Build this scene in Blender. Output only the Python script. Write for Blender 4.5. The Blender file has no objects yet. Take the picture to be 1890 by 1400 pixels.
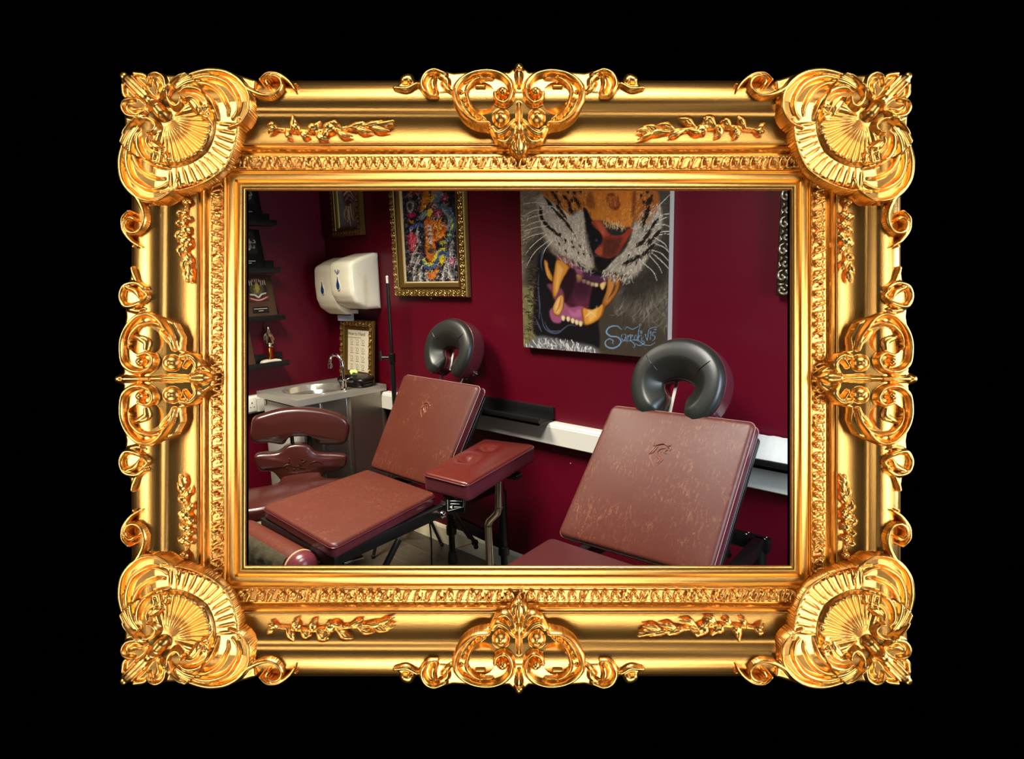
import bpy, bmesh, math, random
import numpy as np
from mathutils import Vector, Matrix, Euler
random.seed(7); rng = np.random.default_rng(11)
PI = math.pi
COL = bpy.context.scene.collection

# ------------------------------------------------------------------ helpers
def s2l(c):
    return tuple(((v/255)/12.92 if v/255 <= .04045 else ((v/255+.055)/1.055)**2.4) for v in c)

def mat(name, rgb, rough=.5, metal=0, spec=.5, coat=0, coat_rough=.1, bump=None, var=None, sheen=0):
    """rgb in sRGB 0-255; bump=(scale,strength,distance); var=(scale,darker/lighter factor)"""
    m = bpy.data.materials.new(name); m.use_nodes = True
    nt = m.node_tree; N = nt.nodes; b = N['Principled BSDF']
    c = s2l(rgb)
    b.inputs['Base Color'].default_value = (*c, 1)
    b.inputs['Roughness'].default_value = rough
    b.inputs['Metallic'].default_value = metal
    b.inputs['Specular IOR Level'].default_value = spec
    b.inputs['Coat Weight'].default_value = coat
    b.inputs['Coat Roughness'].default_value = coat_rough
    tc = N.new('ShaderNodeTexCoord')
    if var:
        nz = N.new('ShaderNodeTexNoise'); nz.inputs['Scale'].default_value = var[0]; nz.inputs['Detail'].default_value = 6
        nt.links.new(tc.outputs['Object'], nz.inputs['Vector'])
        mx = N.new('ShaderNodeMix'); mx.data_type = 'RGBA'
        mx.inputs[6].default_value = (*[v*var[1] for v in c], 1); mx.inputs[7].default_value = (*[min(1, v*var[2]) for v in c], 1)
        nt.links.new(nz.outputs['Fac'], mx.inputs[0]); nt.links.new(mx.outputs[2], b.inputs['Base Color'])
    if bump:
        nz = N.new('ShaderNodeTexNoise'); nz.inputs['Scale'].default_value = bump[0]; nz.inputs['Detail'].default_value = 4
        nt.links.new(tc.outputs['Object'], nz.inputs['Vector'])
        bp = N.new('ShaderNodeBump'); bp.inputs['Strength'].default_value = bump[1]; bp.inputs['Distance'].default_value = bump[2]
        nt.links.new(nz.outputs['Fac'], bp.inputs['Height']); nt.links.new(bp.outputs['Normal'], b.inputs['Normal'])
    return m

def leather(name, rgb, light, streak=.6, rough=.38, coat=.0):
    m = bpy.data.materials.new(name); m.use_nodes = True
    nt = m.node_tree; N = nt.nodes; b = N['Principled BSDF']; L = nt.links.new
    tc = N.new('ShaderNodeTexCoord')
    mp = N.new('ShaderNodeMapping'); mp.inputs['Scale'].default_value = (1, .6, .2); mp.inputs['Rotation'].default_value = (.42, .28, .1)
    L(tc.outputs['Object'], mp.inputs['Vector'])
    n1 = N.new('ShaderNodeTexNoise'); n1.inputs['Scale'].default_value = 120; n1.inputs['Detail'].default_value = 12; n1.inputs['Roughness'].default_value = .8; n1.inputs['Distortion'].default_value = .5
    L(mp.outputs['Vector'], n1.inputs['Vector'])
    r1 = N.new('ShaderNodeValToRGB'); r1.color_ramp.elements[0].position = .52; r1.color_ramp.elements[1].position = .70
    L(n1.outputs['Fac'], r1.inputs['Fac'])
    n2 = N.new('ShaderNodeTexNoise'); n2.inputs['Scale'].default_value = 9; n2.inputs['Detail'].default_value = 5
    L(tc.outputs['Object'], n2.inputs['Vector'])
    r2 = N.new('ShaderNodeValToRGB'); r2.color_ramp.elements[0].position = .4; r2.color_ramp.elements[1].position = .68; L(n2.outputs['Fac'], r2.inputs['Fac'])
    mu = N.new('ShaderNodeMath'); mu.operation = 'MULTIPLY'; L(r1.outputs['Color'], mu.inputs[0]); L(r2.outputs['Color'], mu.inputs[1])
    m2 = N.new('ShaderNodeMath'); m2.operation = 'MULTIPLY'; L(mu.outputs[0], m2.inputs[0]); m2.inputs[1].default_value = streak
    mx = N.new('ShaderNodeMix'); mx.data_type = 'RGBA'
    mx.inputs[6].default_value = (*s2l(rgb), 1); mx.inputs[7].default_value = (*s2l(light), 1)
    L(m2.outputs[0], mx.inputs[0]); L(mx.outputs[2], b.inputs['Base Color'])
    b.inputs['Roughness'].default_value = rough; b.inputs['Specular IOR Level'].default_value = .38
    b.inputs['Coat Weight'].default_value = coat; b.inputs['Coat Roughness'].default_value = .22
    n3 = N.new('ShaderNodeTexNoise'); n3.inputs['Scale'].default_value = 320; n3.inputs['Detail'].default_value = 3
    L(tc.outputs['Object'], n3.inputs['Vector'])
    ad = N.new('ShaderNodeMath'); ad.operation = 'MULTIPLY_ADD'; L(n3.outputs['Fac'], ad.inputs[0]); ad.inputs[1].default_value = .35; L(n1.outputs['Fac'], ad.inputs[2])
    bp = N.new('ShaderNodeBump'); bp.inputs['Strength'].default_value = .16; bp.inputs['Distance'].default_value = .002
    L(ad.outputs[0], bp.inputs['Height']); L(bp.outputs['Normal'], b.inputs['Normal'])
    return m

def paint_mat(name, rough=.5, spec=.4, metal=0):
    m = bpy.data.materials.new(name); m.use_nodes = True
    nt = m.node_tree; b = nt.nodes['Principled BSDF']
    a = nt.nodes.new('ShaderNodeVertexColor'); a.layer_name = 'paint'
    nt.links.new(a.outputs['Color'], b.inputs['Base Color'])
    b.inputs['Roughness'].default_value = rough; b.inputs['Specular IOR Level'].default_value = spec; b.inputs['Metallic'].default_value = metal
    return m

def root_loc(o):
    while o.parent: o = o.parent
    return o.location

def obj(name, geo, m, parent=None, smooth=True, local=False, colors=None, fix=True, angle=40):
    V, F = geo
    me = bpy.data.meshes.new(name)
    if parent is not None and not local:
        r = root_loc(parent); V = [(v[0]-r[0], v[1]-r[1], v[2]-r[2]) for v in V]
    me.from_pydata([tuple(map(float, v)) for v in V], [], [tuple(int(i) for i in f) for f in F])
    if fix:
        bm = bmesh.new(); bm.from_mesh(me); bmesh.ops.recalc_face_normals(bm, faces=bm.faces); bm.to_mesh(me); bm.free()
    if smooth:
        me.shade_smooth()
        me.set_sharp_from_angle(angle=math.radians(angle))
    if colors is not None:
        at = me.color_attributes.new('paint', 'FLOAT_COLOR', 'POINT')
        at.data.foreach_set('color', np.asarray(colors, dtype=np.float32).ravel())
    me.materials.append(m)
    o = bpy.data.objects.new(name, me); COL.objects.link(o)
    if parent is not None: o.parent = parent
    return o

def tag(o, label, cat, group=None):
    o['label'] = label; o['category'] = cat
    if group: o['group'] = group
    return o

def thing(name, label, cat, loc=(0, 0, 0), group=None):
    o = bpy.data.objects.new(name, None); COL.objects.link(o); o.location = loc; o.empty_display_size = .05
    return tag(o, label, cat, group)

def struct(name, geo, m, smooth=False):
    o = obj(name, geo, m, smooth=smooth); o['kind'] = 'structure'; return o

def cat_(*gs):
    V, F = [], []
    for v, f in gs:
        n = len(V); V += list(v); F += [tuple(i+n for i in q) for q in f]
    return V, F

def box(x0, x1, y0, y1, z0, z1):
    V = [(x, y, z) for x in (x0, x1) for y in (y0, y1) for z in (z0, z1)]
    return V, [(0, 1, 3, 2), (4, 6, 7, 5), (0, 4, 5, 1), (2, 3, 7, 6), (0, 2, 6, 4), (1, 5, 7, 3)]

def xf(geo, M): return [tuple(M @ Vector(v)) for v in geo[0]], geo[1]

def beam(a, b, w, h, up=(0, 0, 1)):
    a, b = Vector(a), Vector(b); d = (b-a); L = d.length; d.normalize(); u = Vector(up)
    s = d.cross(u).normalized(); u = s.cross(d)
    M = Matrix((( *s, 0), (*d, 0), (*u, 0), (0, 0, 0, 1))).transposed(); M.translation = a
    return xf(bevbox(-w/2, w/2, 0, L, -h/2, h/2, min(w, h)*.12), M)

def bevbox(x0, x1, y0, y1, z0, z1, r, seg=2):
    bm = bmesh.new(); V, F = box(x0, x1, y0, y1, z0, z1)
    vs = [bm.verts.new(v) for v in V]
    for f in F: bm.faces.new([vs[i] for i in f])
    bmesh.ops.bevel(bm, geom=list(bm.edges), offset=r, segments=seg, profile=.5, affect='EDGES')
    bm.verts.index_update()
    out = [tuple(v.co) for v in bm.verts], [tuple(v.index for v in f.verts) for f in bm.faces]
    bm.free(); return out

def tube(pts, r, n=10, closed=False, flat=1.0, flatdir=None):
    P = [Vector(p) for p in pts]; k = len(P)
    R = list(r) if hasattr(r, '__len__') else [r]*k
    V, F = [], []; prev = None
    for i in range(k):
        a = P[(i-1) % k] if (closed or i > 0) else P[i]; b = P[(i+1) % k] if (closed or i < k-1) else P[i]
        t = (b-a).normalized()
        if prev is None:
            ref = Vector((0, 0, 1)) if abs(t.z) < .9 else Vector((1, 0, 0))
            u = (ref - t*ref.dot(t)).normalized()
        else: u = (prev - t*prev.dot(t)).normalized()
        prev = u; w = t.cross(u)
        for j in range(n):
            an = 2*PI*j/n; V.append(tuple(P[i] + (u*math.cos(an) + w*math.sin(an))*R[i]))
    m = k if closed else k-1
    for i in range(m):
        for j in range(n):
            a = i*n+j; b = i*n+(j+1) % n; c = ((i+1) % k)*n+(j+1) % n; d = ((i+1) % k)*n+j
            F.append((a, b, c, d))
    if not closed: F.append(tuple(range(n))); F.append(tuple((k-1)*n+j for j in range(n)))
    return V, F

def lathe(prof, n, c=(0, 0, 0), M=None, cap=True):
    V, F = [], []
    for r, z in prof:
        for j in range(n): V.append((r*math.cos(2*PI*j/n), r*math.sin(2*PI*j/n), z))
    for i in range(len(prof)-1):
        for j in range(n): F.append((i*n+j, i*n+(j+1) % n, (i+1)*n+(j+1) % n, (i+1)*n+j))
    if cap and prof[0][0] > 1e-5: F.append(tuple(range(n)))
    if cap and prof[-1][0] > 1e-5: F.append(tuple((len(prof)-1)*n+j for j in range(n)))
    if M is None: M = Matrix.Translation(c)
    return xf((V, F), M)

def along(a, b):
    """matrix taking +Z from origin to the segment a->b"""
    a, b = Vector(a), Vector(b); q = (b-a).to_track_quat('Z', 'Y'); M = q.to_matrix().to_4x4(); M.translation = a; return M

def cyl(a, b, r, n=16, r2=None, bev=.0):
    L = (Vector(b)-Vector(a)).length; r2 = r if r2 is None else r2
    if bev: pr = [(0, 0), (r-bev, 0), (r, bev), (r2, L-bev), (r2-bev, L), (0, L)]
    else: pr = [(0, 0), (r, 0), (r2, L), (0, L)]
    pr = [(max(a_, 1e-5), z) for a_, z in pr]
    return lathe(pr, n, M=along(a, b))

def ball(c, r, n=12, sz=1):
    return lathe([(max(1e-5, r*math.sin(PI*i/n)), -r*sz*math.cos(PI*i/n)) for i in range(n+1)], n*2, c)

def crom(P, n=8, closed=False):
    P = [np.array(p, float) for p in P]; out = []; k = len(P)
    rngi = range(k) if closed else range(k-1)
    for i in rngi:
        p0 = P[(i-1) % k] if (closed or i > 0) else 2*P[0]-P[1]
        p1, p2 = P[i], P[(i+1) % k]
        p3 = P[(i+2) % k] if (closed or i < k-2) else 2*P[-1]-P[-2]
        for j in range(n):
            t = j/n
            out.append(.5*(2*p1+(p2-p0)*t+(2*p0-5*p1+4*p2-p3)*t*t+(3*p1-p0-3*p2+p3)*t**3))
    if not closed: out.append(P[-1])
    return out

def rrect(w, h, rc, n=5, m=4):
    pts = []
    for cx, cy, a0 in ((w/2-rc, h/2-rc, 0), (-w/2+rc, h/2-rc, 90), (-w/2+rc, -h/2+rc, 180), (w/2-rc, -h/2+rc, 270)):
        for i in range(n+1):
            a = math.radians(a0+90*i/n); pts.append((cx+rc*math.cos(a), cy+rc*math.sin(a)))
    out = []
    for i in range(len(pts)):
        a, b = pts[i], pts[(i+1) % len(pts)]; d = math.hypot(b[0]-a[0], b[1]-a[1])
        k = m if d > rc*1.2 else 1
        for j in range(k): out.append((a[0]+(b[0]-a[0])*j/k, a[1]+(b[1]-a[1])*j/k))
    return out

def inset(out, d):
    n = len(out); res = []
    ar = sum(out[i][0]*out[(i+1) % n][1]-out[(i+1) % n][0]*out[i][1] for i in range(n)); sg = 1 if ar > 0 else -1
    for i in range(n):
        a, b = np.array(out[i-1]), np.array(out[(i+1) % n]); t = b-a; t = t/(np.linalg.norm(t)+1e-9)
        nrm = np.array((-t[1], t[0]))*sg
        res.append(tuple(np.array(out[i])+nrm*d))
    return res

def pad(out, T, r, puff, f, rb=None, rings=7, bulge=0.0):
    """cushion: outline in (a,b); c=0 top down to -T; f maps (a,b,c) to world."""
    rb = r*.6 if rb is None else rb; n = len(out); L = []
    c0 = np.mean(np.array(out), axis=0)
    def ring(o, z): L.append([(p[0], p[1], z) for p in o])
    ring([tuple(c0+(np.array(p)-c0)*.5) for p in out], -T)
    for k in range(4):
        a = PI/2*k/3; ring(inset(out, rb*(1-math.sin(a))), -T+rb*(1-math.cos(a)))
    for k in (1, 2, 3):
        s = k/4; ring(inset(out, -bulge*math.sin(PI*s)), -T+rb+(T-rb-r)*s)
    for k in range(5):
        a = PI/2*k/4; ring(inset(out, r*(1-math.cos(a))), -r+r*math.sin(a))
    io = inset(out, r)
    for k in range(1, rings):
        s = 1-k/rings; ro = [tuple(c0+(np.array(p)-c0)*s) for p in io]
        if callable(puff): L.append([(p[0], p[1], puff(p[0], p[1])) for p in ro])
        else: ring(ro, puff*(1-s**2.6))
    V, F = [], []
    for R_ in L: V += R_
    for i in range(len(L)-1):
        for j in range(n): F.append((i*n+j, i*n+(j+1) % n, (i+1)*n+(j+1) % n, (i+1)*n+j))
    V.append((c0[0], c0[1], -T)); V.append((c0[0], c0[1], puff(c0[0], c0[1]) if callable(puff) else puff))
    for j in range(n):
        F.append((j, (j+1) % n, len(V)-2)); F.append(((len(L)-1)*n+j, (len(L)-1)*n+(j+1) % n, len(V)-1))
    return [tuple(f(*v)) for v in V], F

def prism(out, c0, c1, f, bev=.003):
    return pad(out, c1-c0, bev, 0, lambda a, b, c: f(a, b, c+c1), rb=bev, rings=2)

def quadmap(bl, br, tl, tr, W, H):
    bl, br, tl, tr = map(Vector, (bl, br, tl, tr))
    n = (br-bl).cross(tl-bl).normalized()
    def f(a, b, c):
        s, t = a/W+.5, b/H+.5
        return (bl*(1-s)+br*s)*(1-t)+(tl*(1-s)+tr*s)*t+n*c
    return f

# ------------------------------------------------------------------ carved relief as a height field
def mesh_grid(mask, X, Y, Z, mapf, skirt=None):
    ny, nx = mask.shape; idx = -np.ones((ny, nx), int); V = []; F = []
    ys, xs = np.nonzero(mask)
    idx[ys, xs] = np.arange(len(ys))
    V = [mapf(a, b, c) for a, b, c in zip(X[ys, xs], Y[ys, xs], Z[ys, xs])]
    q = mask[:-1, :-1] & mask[1:, :-1] & mask[:-1, 1:] & mask[1:, 1:]
    qy, qx = np.nonzero(q)
    F = [(idx[y, x], idx[y, x+1], idx[y+1, x+1], idx[y+1, x]) for y, x in zip(qy, qx)]
    if skirt is not None:
        qp = np.pad(q, 1)
        low = {}
        def lo(y, x):
            k = idx[y, x]
            if k not in low:
                low[k] = len(V); V.append(mapf(X[y, x], Y[y, x], skirt(X[y, x], Y[y, x])))
            return low[k]
        for y, x in zip(qy, qx):
            for dy, dx, a, b in ((-1, 0, (y, x), (y, x+1)), (1, 0, (y+1, x+1), (y+1, x)), (0, -1, (y+1, x), (y, x)), (0, 1, (y, x+1), (y+1, x+1))):
                if not qp[y+1+dy, x+1+dx]:
                    F.append((idx[a], lo(*a), lo(*b), idx[b]))
    return V, F

class Relief:
    def __init__(s, x0, y0, x1, y1, step, base):
        s.xs = np.arange(x0, x1+step/2, step); s.ys = np.arange(y0, y1+step/2, step); s.step = step
        s.X, s.Y = np.meshgrid(s.xs, s.ys); s.B = base(s.X, s.Y); s.Z = np.full(s.X.shape, -1e3); s.x0, s.y0 = x0, y0
    def dot(s, x, y, r, amp, lift=0, pw=.5):
        st = s.step; i0 = max(0, int((x-r-s.x0)/st)); i1 = min(len(s.xs), int((x+r-s.x0)/st)+2)
        j0 = max(0, int((y-r-s.y0)/st)); j1 = min(len(s.ys), int((y+r-s.y0)/st)+2)
        if i0 >= i1 or j0 >= j1: return
        d2 = ((s.X[j0:j1, i0:i1]-x)**2+(s.Y[j0:j1, i0:i1]-y)**2)/(r*r)
        z = np.where(d2 <= 1, s.B[j0:j1, i0:i1]+lift+amp*np.clip(1-d2, 0, 1)**pw, -1e3)
        np.maximum(s.Z[j0:j1, i0:i1], z, out=s.Z[j0:j1, i0:i1])
    def stroke(s, pts, r, amp=None, lift=0, pw=.5):
        C = crom(pts, 10) if len(pts) > 2 else [np.array(pts[0])+(np.array(pts[1])-np.array(pts[0]))*t for t in np.linspace(0, 1, 14)]
        R = r if hasattr(r, '__len__') else (r, r)
        Lc = [0]
        for a, b in zip(C[:-1], C[1:]): Lc.append(Lc[-1]+np.linalg.norm(b-a))
        T = Lc[-1] or 1; nst = max(6, int(T/(max(s.step*.8, .25*min(max(R), max(R))))))
        q = np.linspace(0, T, nst); cx = np.interp(q, Lc, [c[0] for c in C]); cy = np.interp(q, Lc, [c[1] for c in C])
        rr = np.interp(q/T, np.linspace(0, 1, len(R)), R)
        for x, y, k in zip(cx, cy, rr):
            if k > 1e-7: s.dot(x, y, k, (amp if amp is not None else 1.0*k) if amp is None else amp*min(1, k/max(R)+.2), lift, pw)
    def plate(s, poly, lift, edge=6):
        P = np.array(poly, float); inside = np.zeros(s.X.shape, bool); D = np.full(s.X.shape, 1e9)
        n = len(P)
        for i in range(n):
            x1, y1 = P[i]; x2, y2 = P[(i+1) % n]
            c = ((y1 > s.Y) != (y2 > s.Y)) & (s.X < (x2-x1)*(s.Y-y1)/(y2-y1+1e-12)+x1); inside ^= c
            dx, dy = x2-x1, y2-y1; t = np.clip(((s.X-x1)*dx+(s.Y-y1)*dy)/(dx*dx+dy*dy+1e-12), 0, 1)
            D = np.minimum(D, np.hypot(s.X-x1-t*dx, s.Y-y1-t*dy))
        z = s.B+lift*np.clip(1-(1-np.clip(D/edge, 0, 1))**2, 0, 1)**.5
        np.maximum(s.Z, np.where(inside, z, -1e3), out=s.Z)
    def cut(s, x, y, rx, ry):
        s.Z[((s.X-x)/rx)**2+((s.Y-y)/ry)**2 < 1] = -1e3
    def mesh(s, mapf, skirt=None):
        Z = s.Z.copy(); m = Z > -900
        # light smoothing inside the covered area
        for _ in range(1):
            acc = np.zeros_like(Z); w = np.zeros_like(Z)
            for dy in (-1, 0, 1):
                for dx in (-1, 0, 1):
                    k = (2-abs(dy))*(2-abs(dx)); sh = np.roll(np.roll(Z, dy, 0), dx, 1); mm = np.roll(np.roll(m, dy, 0), dx, 1)
                    acc += np.where(mm, sh, 0)*k; w += mm*k
            Z = np.where(m, acc/np.maximum(w, 1e-6), Z)
        return mesh_grid(m, s.X, s.Y, Z, mapf, skirt)

# ------------------------------------------------------------------ painter for the pictures on the wall
class Canvas:
    def __init__(s, w, h, k, bg):
        s.k = k; s.W, s.H = int(w*k), int(h*k)
        s.A = np.zeros((s.H, s.W, 3)); s.A[:] = bg
        s.X, s.Y = np.meshgrid((np.arange(s.W)+.5)/k, (np.arange(s.H)+.5)/k)
    def poly(s, P, col, soft=4, a=1.0, curve=True):
        P = np.array(crom(P, 5, True) if curve else P, float); k = s.k
        x0, y0 = P.min(0)-soft*2; x1, y1 = P.max(0)+soft*2
        i0, i1 = max(0, int(x0*k)), min(s.W, int(x1*k)+1); j0, j1 = max(0, int(y0*k)), min(s.H, int(y1*k)+1)
        if i0 >= i1 or j0 >= j1: return
        X, Y = s.X[j0:j1, i0:i1], s.Y[j0:j1, i0:i1]; ins = np.zeros(X.shape, bool); D = np.full(X.shape, 1e9)
        for i in range(len(P)):
            ax, ay = P[i]; bx, by = P[(i+1) % len(P)]
            ins ^= ((ay > Y) != (by > Y)) & (X < (bx-ax)*(Y-ay)/(by-ay+1e-12)+ax)
            dx, dy = bx-ax, by-ay; t = np.clip(((X-ax)*dx+(Y-ay)*dy)/(dx*dx+dy*dy+1e-12), 0, 1)
            D = np.minimum(D, np.hypot(X-ax-t*dx, Y-ay-t*dy))
        sd = np.where(ins, D, -D); al = np.clip(.5+sd/(2*soft), 0, 1)[..., None]*a
        s.A[j0:j1, i0:i1] = s.A[j0:j1, i0:i1]*(1-al)+np.array(col)*al
    def dot(s, x, y, r, col, a=1.0, soft=.5):
        k = s.k; i0, i1 = max(0, int((x-r)*k)-1), min(s.W, int((x+r)*k)+2); j0, j1 = max(0, int((y-r)*k)-1), min(s.H, int((y+r)*k)+2)
        if i0 >= i1 or j0 >= j1: return
        d = np.hypot(s.X[j0:j1, i0:i1]-x, s.Y[j0:j1, i0:i1]-y)
        al = np.clip((r-d)/max(r*soft, .6/k)+.15, 0, 1)[..., None]*a
        s.A[j0:j1, i0:i1] = s.A[j0:j1, i0:i1]*(1-al)+np.array(col)*al
    def stroke(s, P, w, col, a=1.0, soft=.6):
        C = crom(P, 8) if len(P) > 2 else [np.array(P[0])+(np.array(P[1])-np.array(P[0]))*t for t in np.linspace(0, 1, 8)]
        C = np.array(C, float); L = np.concatenate([[0], np.cumsum(np.hypot(*np.diff(C, axis=0).T))]); T = L[-1]
        Wd = w if hasattr(w, '__len__') else (w, w); wm = max(Wd)
        n = max(4, int(T/max(.5/s.k, wm*.35))); q = np.linspace(0, T, n)
        for x, y, r in zip(np.interp(q, L, C[:, 0]), np.interp(q, L, C[:, 1]), np.interp(q/max(T, 1e-6), np.linspace(0, 1, len(Wd)), Wd)):
            s.dot(x, y, max(r, .4/s.k), col, a, soft)
    def fur(s, P, ang, n, ln, w, cols, jit=.35, a=.5):
        P = np.array(P, float); x0, y0 = P.min(0); x1, y1 = P.max(0); c = 0; tries = 0
        while c < n and tries < n*8:
            tries += 1
            x, y = rng.uniform(x0, x1), rng.uniform(y0, y1); ins = False
            for i in range(len(P)):
                ax, ay = P[i]; bx, by = P[(i+1) % len(P)]
                if (ay > y) != (by > y) and x < (bx-ax)*(y-ay)/(by-ay+1e-12)+ax: ins = not ins
            if not ins: continue
            c += 1; an = math.radians(ang(x, y) if callable(ang) else ang)+rng.normal(0, jit); l = ln*rng.uniform(.5, 1.3)
            col = cols[rng.integers(len(cols))]; bend = rng.normal(0, .25)
            s.stroke([(x, y), (x+l*.5*math.cos(an), y+l*.5*math.sin(an)), (x+l*math.cos(an+bend), y+l*math.sin(an+bend))], (w, w*.9, w*.3), col, a)
    def texture(s, n, ln, w, amt, x0, y0, x1, y1, a=.6):
        for _ in range(n):
            x, y = rng.uniform(x0, x1), rng.uniform(y0, y1); i, j = min(s.W-1, int(x*s.k)), min(s.H-1, int(y*s.k))
            col = np.clip(s.A[j, i]*rng.uniform(1-amt, 1+amt*1.4)+rng.uniform(-10, 14), 0, 235); t = rng.uniform(0, 6.28); l = ln*rng.uniform(.4, 1.2); q = rng.uniform(-1.2, 1.2)
            s.stroke([(x, y), (x+l*.5*math.cos(t), y+l*.5*math.sin(t)), (x+l*math.cos(t+q), y+l*math.sin(t+q))], (w*.6, w, w*.4), col, a)
    def sample(s, x, y, gain=1.0):
        i = np.clip((np.asarray(x)*s.k).astype(int), 0, s.W-1); j = np.clip((np.asarray(y)*s.k).astype(int), 0, s.H-1)
        c = np.clip(s.A[j, i]/255, 0, 1); lin = np.where(c <= .04045, c/12.92, ((c+.055)/1.055)**2.4)*gain
        return np.concatenate([np.clip(lin, 0, .95), np.ones(lin.shape[:-1]+(1,))], -1)

def painted_plane(name, u0, u1, v0, v1, nu, nv, mapf, sample, m, parent, thick=.004):
    """flat picture: grid in (u,v) with a colour per vertex plus a back face"""
    us = np.linspace(u0, u1, nu); vs = np.linspace(v0, v1, nv); U, Vv = np.meshgrid(us, vs)
    cols = sample(U, Vv).reshape(-1, 4)
    V = [mapf(a, b, 0) for a, b in zip(U.ravel(), Vv.ravel())]
    F = [(j*nu+i, j*nu+i+1, (j+1)*nu+i+1, (j+1)*nu+i) for j in range(nv-1) for i in range(nu-1)]
    n = len(V); V += [mapf(u0, v0, -thick), mapf(u1, v0, -thick), mapf(u1, v1, -thick), mapf(u0, v1, -thick)]
    F.append((n, n+3, n+2, n+1))
    e = [list(range(nu)), [j*nu+nu-1 for j in range(nv)], [(nv-1)*nu+i for i in range(nu-1, -1, -1)], [j*nu for j in range(nv-1, -1, -1)]]
    for k, (a, b) in enumerate(((n, n+1), (n+1, n+2), (n+2, n+3), (n+3, n))): F.append(tuple(e[k])+(b, a))
    cc = np.concatenate([cols, np.tile(cols.mean(0), (4, 1))])
    return obj(name, (V, F), m, parent, smooth=False, colors=cc, fix=False)

def text_mesh(s, size, f, thick=.0006, align='LEFT', shear=0):
    """characters as thin solid letters; f maps (a,b,c) to world"""
    cu = bpy.data.curves.new('lettering', 'FONT'); cu.body = s; cu.size = size; cu.align_x = align; cu.extrude = thick; cu.shear = shear; cu.resolution_u = 3
    o = bpy.data.objects.new('lettering', cu); COL.objects.link(o)
    dg = bpy.context.evaluated_depsgraph_get(); dg.update(); me = o.evaluated_get(dg).to_mesh()
    geo = [tuple(f(*v.co)) for v in me.vertices], [tuple(p.vertices) for p in me.polygons]
    o.evaluated_get(dg).to_mesh_clear(); bpy.data.objects.remove(o); bpy.data.curves.remove(cu)
    return geo
# ------------------------------------------------------------------ materials
def wall_mat():
    m = mat('burgundy_paint', (87, 0, 23), rough=.42, spec=.35, bump=(260, .05, .002))
    return m
WALL = wall_mat()
BLACKWALL = mat('matte_black', (0, 0, 0), rough=1, spec=0)
CEIL = mat('ceiling_white', (215, 212, 204), rough=.9)
EMBOSS = mat('lit_ridge', (128, 78, 60), rough=.36)  # paler leather paints the light caught by the raised logo ridges
WHITE = mat('white_pvc', (218, 217, 205), rough=.35)
SKIRT = mat('skirting_gloss', (226, 218, 186), rough=.4)
CREAM = mat('cream_plastic', (246, 241, 216), rough=.28, coat=.3)
BLK = mat('black_steel', (8, 8, 9), rough=.42, spec=.5)
BLKP = mat('black_plastic', (9, 9, 9), rough=.35)
BLKSHELF = mat('black_ledge', (7, 7, 8), rough=.45)
RUBBER = mat('rubber', (12, 12, 12), rough=.8)
CHROME = mat('chrome', (225, 222, 215), rough=.12, metal=1)
STEEL = mat('brushed_steel', (178, 170, 158), rough=.3, metal=1, bump=(60, .08, .001))
SHEETSTEEL = mat('sheet_steel', (186, 182, 172), rough=.36, metal=.65, var=(4, .8, 1.05))
PIPE = mat('polished_pipe', (196, 186, 165), rough=.2, metal=1)
BLKLEATHER = mat('black_leather', (29, 31, 27), rough=.4, spec=.6, bump=(260, .12, .001))
LEATHER_L = leather('cognac_leather', (78, 34, 23), (134, 84, 58), .9, rough=.44)
LEATHER_R = leather('oxblood_leather', (86, 41, 31), (164, 112, 80), 1.0, rough=.42)  # brown base mixed with paler tan streaks
LEATHER_SEAT = leather('plain_leather', (63, 21, 22), (78, 33, 30), .4, rough=.42)
LEATHER_ARM = leather('red_leather', (80, 25, 19), (104, 42, 30), .5, rough=.24, coat=.4)
LEATHER_SIDE = leather('burgundy_leather', (88, 37, 45), (104, 52, 58), .4, rough=.25)
LEATHER_STOOL = leather('brown_leather', (60, 25, 20), (80, 40, 30), .4, rough=.24, coat=.4)
OLIVE = mat('olive_vinyl', (62, 58, 42), rough=.45, bump=(22, .6, .01), var=(14, .6, 1.3))
SEAM = mat('seam_thread', (188, 150, 120), rough=.5)
PALESEAM = mat('pale_piping', (150, 116, 112), rough=.4)

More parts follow.
